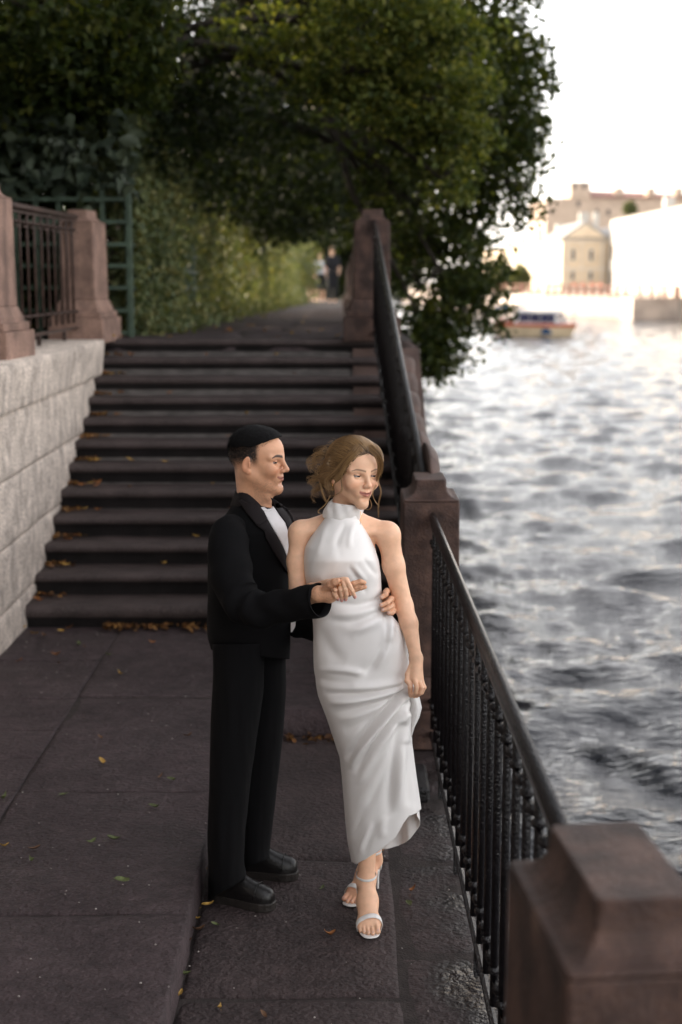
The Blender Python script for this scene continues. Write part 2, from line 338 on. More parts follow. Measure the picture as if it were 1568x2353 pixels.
for k, (y, lb) in enumerate(((18.4, 'second granite post of the terrace parapet, just behind the tall stair post'), (24.5, 'third granite post of the terrace parapet, blurred beyond the stair post'), (30.6, 'fourth granite post of the terrace parapet, beside the distant strollers'), (36.7, 'farthest granite post of the terrace parapet'))):
    pillar(0.30 - .01 * k, y, Tz(y) - .02, 1.08, 0.31, 0.42, lb)

# ------------------------------------------------------------------ iron railings of hairpin bars
def bar_mesh(h, name, m, sp, r=.0095):
    """one hairpin: two round bars joined by an arch at the top"""
    mb = MB(); a = sp / 2
    pts = [(0, -a, .05), (0, -a, h - a)] + [(0, -a * math.cos(t), h - a + 1.35 * a * math.sin(t)) for t in np.linspace(.25, math.pi - .25, 7)] + [(0, a, h - a), (0, a, .05)]
    mb.tube(pts, r, 6)
    for s in (-1, 1):
        for zc in (.16, h - a - .02): mb.loft([[((r + .0075) * math.cos(t) * q, s * a + (r + .0075) * math.sin(t) * q, zc + dz) for t in np.linspace(0, 2 * math.pi, 7)[:-1]] for dz, q in ((-.014, .6), (-.006, 1), (.006, 1), (.014, .6))])
    return mb.mesh(name, m, True)
def railing(label, p0, p1, h0, h1, m, sp=0.12, rw=.034, group=None, foot=True, r=.0095):
    """p0, p1: foot of the railing at both ends; h0, h1: rail heights there"""
    p0 = np.array(p0, float); p1 = np.array(p1, float); d = p1 - p0; Lh = math.hypot(d[0], d[1]); yaw = math.atan2(-d[0], d[1])
    t = thing('iron_railing', label, 'railing', tuple(p0), group)
    def along(s, z): q = p0 + d * s; return np.array([q[0], q[1], q[2] + z])
    side = np.array([math.cos(yaw), math.sin(yaw), 0])
    def bar(name, prof, za, zb, n=2):
        rings = []
        for s in np.linspace(0, 1, n):
            c = along(s, za + (zb - za) * s); rings.append([tuple(c + side * px + np.array([0, 0, pz]) ) for px, pz in prof])
        o = MB().loft(rings).build(name, m, t, smooth=False); return o
    top = [(-rw, -.012), (-rw, .010), (-rw * .8, .018), (-rw * .45, .0245), (0, .027), (rw * .45, .0245), (rw * .8, .018), (rw, .010), (rw, -.012), (rw * .6, -.016), (-rw * .6, -.016)]
    o = bar('handrail', top, h0 - .036, h1 - .036, 2); o.data.polygons.foreach_set('use_smooth', [True] * len(o.data.polygons))
    bar('under_rail', [(-.012, -.008), (-.012, .006), (0, .010), (.012, .006), (.012, -.008)], h0 - .068, h1 - .068)
    bar('bottom_rail', [(-.011, -.012), (-.011, .008), (0, .013), (.011, .008), (.011, -.012)], .085, .085)
    n = int(Lh / (2 * sp)); me = bar_mesh(1.0, 'hairpin_bar', m, sp * .92, r)
    cm = MB().tube([(0, -sp * .5, 0), (0, sp * .5, 0)], .008, 5).mesh('collar_bar', m, True)
    fm = MB().box(-.014, .014, -.014, .014, 0, .085).mesh('foot', m)
    for i in range(n):
        s = (i + .5) / n; c = along(s, 0); hh = h0 + (h1 - h0) * s - .08
        ob = link('hairpin_bar', me, t, tuple(c - p0 + np.array([0, 0, .085])), (0, 0, yaw), (1, 1, hh - .085))
        if i < n - 1:
            s2 = (i + 1) / n; c2 = along(s2, 0); h2 = h0 + (h1 - h0) * s2
            link('collar_bar', cm, t, tuple(c2 - p0 + np.array([0, 0, h2 - .165])), (0, 0, yaw))
            link('collar_bar', cm, t, tuple(c2 - p0 + np.array([0, 0, .22])), (0, 0, yaw))
        if foot and i % 4 == 1: link('foot', fm, t, tuple(c - p0 + np.array([0, 0, 0])), (0, 0, yaw))
    return t
railing('black wet iron railing beside the woman, from the near post to the middle post', (0.475, 2.54, 0), (0.452, 6.90, 0), 1.205, 1.205, M_IRON, 0.10, .0165, r=.0125)
railing('black iron stair railing climbing between the middle post and the terrace post', (0.43, 7.36, .16), (0.275, 12.13, 1.82), 1.19, 1.0, M_IRON, 0.10, .019, r=.0125)
railing('brown iron railing on the grey wall between two granite posts', (-2.25, 9.36, 1.84), (-2.165, 11.81, 1.84), 1.01, 1.01, M_RUST, 0.10, .026, r=.011)
for k in range(4):
    y0, y1 = 12.6 + 6.1 * k, 18.15 + 6.1 * k
    railing(['terrace parapet railing just behind the tall stair post', 'terrace parapet railing between the second and third posts', 'terrace parapet railing before the distant strollers', 'farthest length of the terrace parapet railing'][k], (0.29, y0, Tz(y0)), (0.29, y1, Tz(y1)), .98, .98, M_IRON, 0.14, .03)

# ------------------------------------------------------------------ embankment beneath path and terrace
quay = thing('embankment', 'stone embankment wall dropping to the water under the railings', 'embankment', (0.6, 5, -1.2))
MB().box(-.5, .68, -6, 7.06, -3, -.045).build('lower_wall', M_QUAY, quay)
MB().loft([[(.1, 7.08, -3), (.70, 7.08, -3), (.66, 7.08, .10), (.1, 7.08, .10)], [(.1, 8.8, -3), (.72, 8.8, -3), (.66, 8.8, .10), (.1, 8.8, .10)], [(.1, 12.1, -3), (.85, 12.1, -3), (.66, 12.1, 1.74), (.1, 12.1, 1.74)], [(.1, 12.5, -3), (.85, 12.5, -3), (.66, 12.5, 1.74), (.1, 12.5, 1.74)], [(.1, 110, -3), (.85, 110, -3), (.66, 110, Tz(110) - .05), (.1, 110, Tz(110) - .05)]]).build('terrace_wall', M_QUAY, quay)
for k, (y, zt, xr) in enumerate(((7.62, 1.46, .545), (8.5, 1.44, .555), (9.4, 1.47, .575), (10.4, 1.54, .60), (11.3, 1.62, .625), (12.0, 1.72, .64))):
    n = 8; rings = []
    for s in np.linspace(0, 1, 7):
        e = math.sin(math.pi * s) ** .4; rings.append([(.455 if q in (0, 3) else xr - .045 + .02 * e, y - .42 + .84 * s, (-.05 if q < 2 else zt - .10 + .10 * e - (.05 if q == 2 else 0))) for q in range(4)])
    mb = MB().loft(rings); o = mb.build('stringer_block', M_QUAY, quay, True)
    bv = o.modifiers.new('b', 'BEVEL'); bv.width = .03; bv.segments = 2
# iron bracket lying at the railing foot
b = MB().box(.30, .40, 6.10, 6.44, 0.0, .07, .012).build('iron_block', M_IRON); prop(b, 'small dark iron block lying at the railing foot behind the dress', 'block')

# ------------------------------------------------------------------ river
WZ = -1.2
def water():
    m = bpy.data.materials.new('river_water'); m.use_nodes = True; n = m.node_tree; b_ = n.nodes['Principled BSDF']; L = n.links.new
    b_.inputs['Base Color'].default_value = (.010, .012, .017, 1); b_.inputs['Roughness'].default_value = .06; b_.inputs['IOR'].default_value = 1.33; b_.inputs['Specular IOR Level'].default_value = .5
    g = n.nodes.new('ShaderNodeNewGeometry'); nz = n.nodes.new('ShaderNodeTexNoise'); nz.inputs['Scale'].default_value = 5; nz.inputs['Detail'].default_value = 5; nz.inputs['Roughness'].default_value = .55; mp = n.nodes.new('ShaderNodeMapping'); mp.inputs['Scale'].default_value = (1.0, 2.4, 1); L(g.outputs['Position'], mp.inputs[0]); L(mp.outputs[0], nz.inputs['Vector'])
    bp = n.nodes.new('ShaderNodeBump'); bp.inputs['Strength'].default_value = .9; bp.inputs['Distance'].default_value = .05; L(nz.outputs['Fac'], bp.inputs['Height']); L(bp.outputs[0], b_.inputs['Normal'])
    ys = [-20.0, -8, -2]
    while ys[-1] < 420: ys.append(ys[-1] + max(.030, min(.0068 * max(ys[-1], 0), 6)) if ys[-1] > 1 else ys[-1] + .7)
    ys = np.array(ys); nx = 300
    ts = np.linspace(0, 1, nx) ** 1.0
    V = np.zeros((len(ys), nx, 3))
    for i, y in enumerate(ys):
        xr = 6 + max(y, 0) * .42; V[i, :, 0] = .3 + (xr) * ts; V[i, :, 1] = y
    X, Y = V[..., 0], V[..., 1]
    rw_ = np.random.RandomState(12); h = np.zeros_like(X); dyr = np.maximum(.036, .008 * np.maximum(Y, 0)) * 2.7; pw_ = np.stack([X * .35, Y * .35, X * 0], -1); wx = vnoise(pw_) * .9 + .35 * vnoise(pw_ * 3.1 + 9); wy = vnoise(pw_ + 40) * .9 + .35 * vnoise(pw_ * 3.1 + 31)
    gust = .75 + .5 * vnoise(np.stack([X * .22, Y * .3, X * 0 + 5], -1))                # calmer and rougher patches
    for k in range(64):
        lam = .16 * (2.6 / .16) ** ((k + rw_.rand()) / 64); th = rw_.randn() * .60 + .12; kx, ky = math.sin(th) * 2 * math.pi / lam, math.cos(th) * 2 * math.pi / lam
        s_ = np.sin(kx * (X + wx * .30) + ky * (Y + wy * .30) + rw_.rand() * 6.3); h = h + .0118 * lam ** .68 * (np.exp(1.1 * (s_ - 1)) * 1.55 - .6) * sstep(.4, 1.0, lam / dyr) * (gust if lam < .9 else 1)
    fade = 1 / (1 + (np.maximum(Y, 0) / 70) ** 2); V[..., 2] = WZ + h * (0.5 + .5 * fade)
    N = len(ys); idx = np.arange(N * nx).reshape(N, nx)
    Fc = np.stack([idx[:-1, :-1], idx[:-1, 1:], idx[1:, 1:], idx[1:, :-1]], -1).reshape(-1, 4)
    o = link('river', raw_mesh('river', V.reshape(-1, 3), Fc, m, True)); prop(o, 'choppy grey river with bright sky reflections', 'river', kind='structure')
    bed = MB().add([(-3, -200, WZ - 2.5), (900, -200, WZ - 2.5), (900, 1500, WZ - 2.5), (-3, 1500, WZ - 2.5)], [(0, 1, 2, 3)]).build('river_bed', M_SOIL); prop(bed, 'dark river bed', 'ground', kind='structure')
    # calmer outer water all round
    V2 = [(6.3, -20, WZ), (600, -20, WZ), (600, 420, WZ), (182, 420, WZ), (6.3, 0, WZ)]
    return m
M_WATER = water()
# ------------------------------------------------------------------ leaves
def leaf_mat(name, cols, trans=0.45, rough=0.45):
    m = bpy.data.materials.new(name); m.use_nodes = True; n = m.node_tree; L = n.links.new; b = n.nodes['Principled BSDF']
    g = n.nodes.new('ShaderNodeNewGeometry'); rp = n.nodes.new('ShaderNodeValToRGB'); L(g.outputs['Random Per Island'], rp.inputs[0])
    e = rp.color_ramp.elements
    while len(e) < len(cols): e.new(.5)
    for k, c in enumerate(cols): e[k].position = k / (len(cols) - 1); e[k].color = (*c, 1)
    b.inputs['Roughness'].default_value = rough + .1; b.inputs['Specular IOR Level'].default_value = .22; L(rp.outputs[0], b.inputs['Base Color'])
    tr = n.nodes.new('ShaderNodeBsdfTranslucent'); mul = n.nodes.new('ShaderNodeMix'); mul.data_type = 'RGBA'; mul.blend_type = 'MULTIPLY'; mul.inputs[0].default_value = 1
    L(rp.outputs[0], mul.inputs[6]); mul.inputs[7].default_value = (1.25, 1.2, .45, 1); L(mul.outputs[2], tr.inputs[0])
    mx = n.nodes.new('ShaderNodeMixShader'); mx.inputs[0].default_value = trans; L(b.outputs[0], mx.inputs[1]); L(tr.outputs[0], mx.inputs[2]); L(mx.outputs[0], n.nodes['Material Output'].inputs[0])
    return m
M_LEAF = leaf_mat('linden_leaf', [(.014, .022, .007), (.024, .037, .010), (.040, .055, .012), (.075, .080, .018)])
M_SPRAY = leaf_mat('lit_spray_leaf', [(.034, .050, .014), (.065, .088, .022), (.12, .140, .034), (.22, .22, .06)])  # lighter leaf colours: the sunlit look of the sprays put into the colour
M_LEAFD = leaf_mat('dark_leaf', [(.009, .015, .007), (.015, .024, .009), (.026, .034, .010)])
M_HEDGE = leaf_mat('hedge_leaf', [(.060, .078, .038), (.090, .112, .052), (.125, .140, .058), (.17, .155, .066)], .3)
M_VINE = leaf_mat('vine_leaf', [(.035, .048, .035), (.05, .065, .045), (.07, .085, .055)], .2, .35)
M_BARK = mat('bark', (.045, .034, .026), .9, .4, 9, .8, 25, coords='World')
M_BARKL = mat('limb_bark', (.035, .028, .022), .9, .4, 9, .6, 25, coords='World')

def leaves(C, size, rs, up=0.55, droop=0.3, wid=.62):
    """two-triangle folded leaf per centre -> V, F"""
    n = len(C); nrm = rs.randn(n, 3) + np.array([0, 0, up * 2]); nrm /= np.linalg.norm(nrm, axis=1)[:, None]
    d = rs.randn(n, 3) + np.array([0, 0, -droop * 2]); d -= (d * nrm).sum(1)[:, None] * nrm; d /= np.linalg.norm(d, axis=1)[:, None] + 1e-9
    s = np.cross(nrm, d); L = size * (0.65 + .7 * rs.rand(n))[:, None]; f = nrm * L * .12
    base = C - d * L * .5; tip = C + d * L * .5 - nrm * L * .1; m1 = C - d * L * .05
    V = np.stack([base, m1 + s * L * wid * .5 + f, tip, m1 - s * L * wid * .5 + f], 1).reshape(-1, 3)
    k = np.arange(n) * 4
    Fc = np.concatenate([np.stack([k, k + 1, k + 2], 1), np.stack([k, k + 2, k + 3], 1)])
    return V, Fc
def lobe_clumps(c, r, n, rs, shell=.55):
    d = rs.randn(n, 3); d /= np.linalg.norm(d, axis=1)[:, None]
    return np.array(c) + d * (shell + (1 - shell) * rs.rand(n, 1) ** .6) * np.array(r)
def crown(lobes, per, nclump, size, rs, rc=.30, flat=.75, hang=0.15):
    """lobes: (centre, radii, weight)"""
    Cs = []
    for c, r, wgt in lobes:
        cl = lobe_clumps(c, r, max(4, int(nclump * wgt)), rs)
        for k in range(len(cl)):
            q = rs.randn(int(per * (.6 + .8 * rs.rand())), 3); q *= np.minimum(1, 1.75 / np.linalg.norm(q, axis=1))[:, None]; q = q * rc * (0.6 + .7 * rs.rand()) * np.array([1, 1, flat]); q[:, 2] -= hang * (q[:, 0] ** 2 + q[:, 1] ** 2) / rc
            Cs.append(cl[k] + q)
    return np.concatenate(Cs)
def limb(mb, a, b, r0, r1, rs, sag=.15, n=7):
    a, b = np.array(a, float), np.array(b, float); pts = []
    for s in np.linspace(0, 1, n):
        p = a + (b - a) * s; p = p + np.array([rs.randn() * .05, rs.randn() * .05, sag * math.sin(math.pi * s)]) * min(1, 4 * s * (1 - s) * 2); pts.append(p)
    mb.tube(pts, np.linspace(r0, r1, n), 7)
def tree(name, label, cat, base, top, r, lobes, per, ncl, size, m, seed, rc=.3, group=None, skip_limbs=False, flat=.75):
    rs = np.random.RandomState(seed); t = thing(name, label, cat, tuple(base), group)
    mb = MB(); base = np.array(base, float); top = np.array(top, float); n = 9; pts = []
    for s in np.linspace(0, 1, n): pts.append(base + (top - base) * s + np.array([math.sin(s * 5 + seed) * .10 * s, math.cos(s * 4 + seed) * .08 * s, 0]))
    pts[0] = base - np.array([0, 0, .2]); mb.tube(pts, r * np.array([1.5, 1.15, 1, .95, .9, .85, .78, .7, .6]), 10)
    mb.build('trunk', M_BARK, t, True)
    if not skip_limbs:
        for c, rr, wgt in lobes:
            l = MB(); s = rs.uniform(.5, 1); a = base + (top - base) * s; limb(l, a, c, r * .28, r * .07, rs, .3)
            for k in range(4): e = lobe_clumps(c, rr, 1, rs, .7)[0]; limb(l, c, e, r * .13, .012, rs, .06, 5)
            l.build('limb', M_BARKL, t, True)
    C = crown(lobes, per, ncl, size, rs, rc, flat); V, Fc = leaves(C, size, rs)
    o = part('crown', V, Fc, m, t); o['kind'] = 'stuff'
    return t
def lob(u, v, Y, ru, rv, ry, wgt=1.0):
    s = Y / F; return (P(u, v, Y), (ru * s, ry, rv * s), wgt)

# the big linden that leans over the terrace and hangs down to the water
tree('linden_tree', 'big dark leafy tree overhanging the water behind the tall stair post', 'tree', (-3.3, 19.5, 1.7), (-1.0, 19.5, 7.0), .30, [
    lob(900, -60, 18, 250, 170, 2.6, 1.5), lob(1090, 60, 18.5, 150, 150, 2.2, 1.2), lob(1010, 260, 18.5, 200, 150, 2.2, 1.3), lob(1120, 330, 19, 110, 120, 1.8, .8),
    lob(960, 470, 19.5, 160, 110, 1.6, .9), lob(1100, 500, 19.5, 95, 110, 1.4, .36), lob(1040, 620, 19, 120, 110, 1.2, .28), lob(960, 640, 19.5, 70, 120, .8, .20), lob(1060, 710, 18.6, 75, 65, .9, .5), lob(985, 770, 18.2, 55, 75, .7, .5), lob(1185, 160, 18.5, 80, 110, 1.5, .45), lob(1180, 430, 19, 60, 70, .9, .22)],
    62, 56, .10, M_LEAF, 11, .21)
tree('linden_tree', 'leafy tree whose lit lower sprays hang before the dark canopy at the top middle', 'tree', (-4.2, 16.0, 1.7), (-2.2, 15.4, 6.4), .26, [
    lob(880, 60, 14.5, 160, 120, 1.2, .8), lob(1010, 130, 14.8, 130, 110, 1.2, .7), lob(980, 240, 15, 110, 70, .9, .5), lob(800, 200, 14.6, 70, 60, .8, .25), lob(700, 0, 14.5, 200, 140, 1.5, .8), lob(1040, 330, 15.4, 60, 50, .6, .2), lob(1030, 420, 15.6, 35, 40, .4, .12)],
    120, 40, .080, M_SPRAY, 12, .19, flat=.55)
tree('garden_tree', 'leafy tree above the green trellis in the upper left corner', 'tree', (-3.45, 12.9, 1.7), (-3.3, 12.8, 6.8), .22, [
    lob(120, 60, 12.4, 200, 130, 1.2, 1.0), lob(250, 130, 12.8, 120, 120, .8, .7), lob(40, 210, 12.8, 120, 110, .8, .6), lob(230, 240, 13, 90, 60, .6, .35), lob(330, 30, 12.8, 60, 80, .6, .3)],
    60, 70, .09, M_LEAF, 13, .17)
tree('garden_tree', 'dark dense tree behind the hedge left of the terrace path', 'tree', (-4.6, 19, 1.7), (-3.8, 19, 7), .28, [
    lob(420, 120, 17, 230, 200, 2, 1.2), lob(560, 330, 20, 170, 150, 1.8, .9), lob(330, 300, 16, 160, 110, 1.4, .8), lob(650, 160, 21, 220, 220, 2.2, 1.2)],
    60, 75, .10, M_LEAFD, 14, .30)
tree('garden_tree', 'dark tree arching over the far end of the terrace path', 'tree', (-3.6, 30, 1.6), (-1.5, 30, 7.5), .3, [
    lob(640, 410, 26, 170, 120, 2.4, 1), lob(800, 415, 29, 160, 95, 2.6, 1), lob(770, 300, 25, 230, 170, 3, 1.3), lob(900, 500, 31, 80, 60, 2, .4), lob(690, 490, 34, 110, 40, 2.5, .5)],
    60, 90, .14, M_LEAFD, 15, .42)
tree('garden_tree', 'farthest dark tree closing the view above the strollers', 'tree', (-3.6, 62, 1.3), (-1, 62, 9), .35, [
    lob(600, 470, 62, 160, 120, 4, 1.2), lob(760, 520, 66, 150, 70, 4, 1.2), lob(860, 570, 64, 120, 100, 4, 1.2), lob(700, 380, 60, 280, 110, 4, 1.8), lob(770, 620, 72, 90, 60, 3, 1.2)],
    60, 110, .24, M_LEAFD, 16, .8)
# garden trees to the left that keep the low sun off the landing
for k, (x, y, h) in enumerate(((-6.5, 10.0, 7.5), (-8.2, 14.5, 8.5), (-10.5, 19, 9.0), (-6.0, 5.6, 7.0), (-12, 26, 10))):
    tree('garden_tree', ['shady garden tree just behind the brown railing', 'shady garden tree deeper behind the trellis', 'tall shady garden tree in the second row', 'shady garden tree beyond the grey wall', 'tall shady garden tree in the far row'][k], 'tree', (x, y, 1.7), (x, y, 1.7 + h * .7), .22,
         [((x, y, 1.7 + h * .30), (2.3, 2.3, 1.8), 1), ((x + .4, y - .3, 1.7 + h * .62), (2.6, 2.6, 2.0), 1.2), ((x, y, 1.7 + h * .9), (1.8, 1.8, 1.4), .7)], 55, 75, .13, M_LEAFD, 30 + k, .36, skip_limbs=k > 0)

# unseen trees above the view, added to shade the steps and the landing
for k, (x, y, lobs) in enumerate(((-4.4, 9.0, (((-3.0, 9.5, 7.2), (2.4, 2.4, 1.1), 1), ((-.8, 10.6, 7.6), (2.0, 2.2, 1.1), 1), ((-2.2, 12.2, 7.4), (2.2, 1.6, 1.0), .9), ((.3, 13, 7.4), (1.5, 1.6, 1.0), .7))), (-4.2, 5.0, (((-3.4, 5.4, 6.6), (1.8, 2.2, 1.1), 1), ((-1.8, 7.0, 7.4), (1.7, 1.8, 1.0), .8), ((-3.0, 2.2, 6.8), (1.8, 2.0, 1.1), .8))))):
    tree('linden_tree', ['unseen tree added to shade the steps from above', 'unseen tree added to shade the left pavement from above'][k], 'tree', (x, y, 1.7), (x + .3, y, 6.6), .26, lobs, 60, 80, .13, M_LEAFD, 90 + k, .34)
# unseen trees beside and behind the camera, added to block the sky there
for k, (x, y, h) in enumerate(((-5.2, 1.0, 9), (-6.5, -4.5, 10), (-3.5, -9.5, 10), (-9.5, 3.0, 11), (-1.0, -14, 10), (-8, -11, 11))):
    tree('garden_tree', ['unseen tree added left of the landing to block the sky', 'unseen tree added left of the opposite steps to block the sky', 'unseen tree added beside the opposite steps to block the sky', 'unseen tall tree added deeper in the garden to block the sky over the landing', 'unseen tree added over the opposite terrace to block the sky', 'unseen tall tree added deeper in by the opposite steps to block the sky'][k], 'tree', (x, y, 1.7), (x, y, 1.7 + h * .7), .24,
         [((x, y, 1.7 + h * .28), (2.4, 2.6, 1.9), 1), ((x + .5, y, 1.7 + h * .6), (3.0, 3.0, 2.4), 1.3), ((x, y, 1.7 + h * .9), (2.2, 2.2, 1.6), .8)], 55, 75, .16, M_LEAFD, 70 + k, .42, skip_limbs=True)

# ------------------------------------------------------------------ clipped hedge, vine and undergrowth
def foliage(name, label, cat, C, size, m, seed, kind='stuff', up=.4):
    rs = np.random.RandomState(seed); V, Fc = leaves(C, size, rs, up); o = part(name, V, Fc, m); prop(o, label, cat, kind=kind); return o
def hedge_pts(rs, n, y0, y1):
    y = y0 + (y1 - y0) * rs.rand(n) ** 1.35; s = (y - y0) / 32
    face = -1.86 + .50 * np.clip((y - 13) / 28, 0, 1); z0 = 1.82 - .009 * np.maximum(y - 12.2, 0)
    hgt = 2.05 + .5 * vnoise(np.stack([y * .5, y * 0, y * 0], 1)); t = rs.rand(n)
    z = z0 + hgt * t; lump = .22 * fbm(np.stack([y * .9, z * .9, y * 0], 1), 1.0, 3)
    x = face + .06 - np.abs(rs.randn(n)) * .20 + lump - .25 * sstep(.7, 1.0, t)
    # low plants spill on to the path
    low = rs.rand(n) < .12; z = np.where(low, z0 + .02 + .22 * rs.rand(n) ** 2, z); x = np.where(low, face + .05 + .14 * rs.randn(n), x)
    return np.stack([x, y, z], 1)
rsH = np.random.RandomState(5)
hd = thing('climbing_hedge', 'pale green climbing hedge trained along the left side of the terrace path', 'hedge', (-2.1, 20, 1.8))
V, Fc = leaves(hedge_pts(rsH, 46000, 12.85, 46), .085, rsH, .25); o = part('foliage', V, Fc, M_HEDGE, hd); o['kind'] = 'stuff'
mb = MB()
for k in range(26):
    y = 13.2 + k * 1.2; x = -2.15 + .5 * np.clip((y - 13) / 28, 0, 1); mb.tube([(x, y, Tz(y) - .05), (x + .05, y + .1, Tz(y) + .7), (x - .05, y - .1, Tz(y) + 1.5), (x + .05, y + .2, Tz(y) + 2.1)], [.03, .025, .018, .008], 5)
mb.build('stems', M_BARKL, hd)
rsV = np.random.RandomState(6); n = 900
vx = -4.3 + 2.55 * rsV.rand(n); vy = 12.35 + .5 * rsV.rand(n); vz = 3.0 + .75 * rsV.rand(n) ** .8 - .12 * np.abs(np.sin(vx * 5))
foliage('grapevine', 'large leaved grey green vine tumbling over the trellis top', 'vine', np.stack([vx, vy, vz], 1), .15, M_VINE, 7)
n = 700; foliage('undergrowth', 'dark shrubs inside the garden behind the brown railing', 'shrubs', np.stack([-6.2 + 3.1 * rsV.rand(n * 8), 5 + 8 * rsV.rand(n * 8), 1.75 + 1.9 * rsV.rand(n * 8) ** 1.2], 1), .13, M_LEAFD, 8)
n = 48000; foliage('sun_block_shrubs', 'unseen tall shrubs added above the grey wall to block the low sun', 'shrubs', np.stack([-6.0 + 1.9 * rsV.rand(n), -6 + 17 * rsV.rand(n), 1.75 + 4.4 * rsV.rand(n)], 1), .17, M_LEAFD, 10)  # unseen shrub mass added to keep the low sun off the couple
n = 26000; foliage('garden_shrubs', 'dense dark shrubs filling the garden behind the trellis', 'shrubs', np.stack([-9 + 6.4 * rsV.rand(n), 13.4 + 2.4 * rsV.rand(n), 1.75 + 3.4 * rsV.rand(n)], 1), .16, M_LEAFD, 9)
n = 9000; foliage('far_wood', 'dark far-off wood closing the end of the terrace path', 'wood', np.stack([-30 + 34 * rsV.rand(n), 84 + 8 * rsV.rand(n), 1 + 15 * rsV.rand(n)], 1), .9, M_LEAFD, 90)
for k, (u, v) in enumerate(((700, 600), (690, 640))):
    c = P(u, v, 45); foliage('sunlit_shrub', ['yellow green sunlit bush at the far end of the hedge', 'low yellow bush under the far bush at the path end'][k], 'bush', c + np.random.RandomState(50 + k).randn(700, 3) * np.array([.25, .8, .45]), .14, M_HEDGE, 51 + k)

# ------------------------------------------------------------------ green trellis
M_GREEN = mat('green_paint', (.048, .072, .050), .6, .3, 12, .2, 120, coords='World')
tr = thing('trellis_screen', 'green square lattice trellis standing behind the granite post', 'trellis', (-2.9, 12.6, 1.8)); Yt = 12.6
gx = [P(u, 600, Yt)[0] for u in (37.6, 87, 139, 187, 239)]; dx_ = gx[1] - gx[0]; xs_ = [gx[0] - dx_ * k for k in range(8, 0, -1)] + gx
zh = [P(200, v, Yt)[2] for v in (458, 510, 561.6, 611, 661, 713)]
me = MB().box(-.019, .019, -.016, .016, 0, 1).mesh('upright', M_GREEN)
for x in xs_: link('upright', me, tr, (x + 2.9, 0, -.02), None, (1, 1, zh[0] + .09 - 1.78))
me = MB().box(0, 1, -.012, .012, -.017, .017).mesh('crossbar', M_GREEN); xR = P(293, 600, Yt)[0]
for z in zh + [zh[-1] - .195]: link('crossbar', me, tr, (xs_[0] - .1 + 2.9, -.03, z - 1.8), None, (xR - xs_[0] + .1, 1, 1))
MB().box(xR, xR + .045, Yt - .03, Yt + .015, 1.76, 3.11, .004).build('corner_post', M_GREEN, tr)
tf = thing('trellis_fence', 'green lattice fence running beside the terrace path under the hedge', 'fence', (xR, 13, 1.8))
me = MB().box(-.018, .018, -.02, .02, 0, 1.30).mesh('upright', M_GREEN)
for k in range(26):
    y = Yt + .16 + k * .195; link('upright', me, tf, (-.02 + .017 * (y - 12.6), y - 13, Tz(y) - 1.82))
for z in zh + [zh[-1] - .195]:
    y0, y1 = Yt + .04, Yt + 5.2; o = MB().loft([[(xR + .005 + a, y0, z + b) for a, b in ((-.012, -.017), (.012, -.017), (.012, .017), (-.012, .017))], [(xR + .005 + .08 + a, y1, z - .045 + b) for a, b in ((-.012, -.017), (.012, -.017), (.012, .017), (-.012, .017))]]).build('crossbar', M_GREEN, tf)
# ------------------------------------------------------------------ far bank of the river
M_CREAM = mat('cream_stucco', (.50, .41, .30), .85, .08, 1, coords='World')
M_YEL = mat('yellow_stucco', (.54, .46, .35), .85, .08, 1, coords='World')
M_WHITE = mat('white_trim', (.52, .49, .44), .8, .06, 1, coords='World')
M_BEIGE = mat('beige_stucco', (.46, .36, .28), .9, .1, .6, coords='World')
M_ROOF = mat('rust_roof', (.26, .13, .10), .7, .2, .8, coords='World')
M_ROOFG = mat('grey_roof', (.25, .24, .23), .6, .2, .8, coords='World')
M_WIN = mat('window_glass', (.04, .04, .045), .15, .2, 2, coords='World')
M_EMB = mat('bank_granite', (.36, .30, .25), .8, .2, .7, coords='World')
M_EMBD = mat('bank_granite_dark', (.44, .37, .32), .8, .25, .7, coords='World')
DH = 120.0
def hz(v, Y): return P(784, v, Y)[2]
A = G(1640, 743, WZ); B = np.array([27.6, 119.0]); C_ = np.array([24.1, 123.5]); D = np.array([19.4, 137.5]); E = np.array([14.5, 165])
TOPB = hz(683, 124)
emb = thing('far_embankment', 'sunlit stone embankment wall along the opposite bank', 'embankment', (24, 125, WZ))
def wallseg(name, p, q, z0, z1, th, m, par):
    p, q = np.array(p[:2], float), np.array(q[:2], float); d = (q - p) / np.linalg.norm(q - p); nrm = np.array([d[1], -d[0]])
    if nrm @ np.array([1, 0]) < 0: nrm = -nrm
    a, b = p + nrm * th, q + nrm * th
    return MB().loft([[(p[0], p[1], z0), (q[0], q[1], z0), (b[0], b[1], z0), (a[0], a[1], z0)], [(p[0], p[1], z1), (q[0], q[1], z1), (b[0], b[1], z1), (a[0], a[1], z1)]]).build(name, m, par)
wallseg('bank_wall', (52, 60), B + np.array([.2, -.2]), WZ - 2, TOPB, 2.0, M_EMB, emb)
wallseg('bank_wall', C_, D, WZ - 2, TOPB, 2.0, M_EMB, emb)
wallseg('bank_wall', D, E, WZ - 2, TOPB, 2.0, M_EMBD, emb)
wallseg('bank_wall', E, (9, 215), WZ - 2, TOPB, 2.0, M_EMBD, emb)
MB().box(C_[0], B[0] + .3, 118.6, 124.5, WZ - 2, TOPB + .02).build('landing_pier', M_EMBD, emb)
for x in (24.6, 26.2, 27.5): MB().box(x - .14, x + .14, 118.3, 118.7, TOPB, TOPB + .95).build('pier_post', M_EMB, emb)
far = MB().add([(52, 55, TOPB - .05), (B[0], B[1], TOPB - .05), (C_[0], C_[1], TOPB - .05), (D[0], D[1], TOPB - .05), (E[0], E[1], TOPB - .05), (9, 215, TOPB - .05), (0, 420, TOPB - .05), (700, 420, TOPB - .05), (700, 55, TOPB - .05)], [tuple(range(9))]).build('far_street', M_EMB); prop(far, 'street along the far bank', 'street', kind='structure')
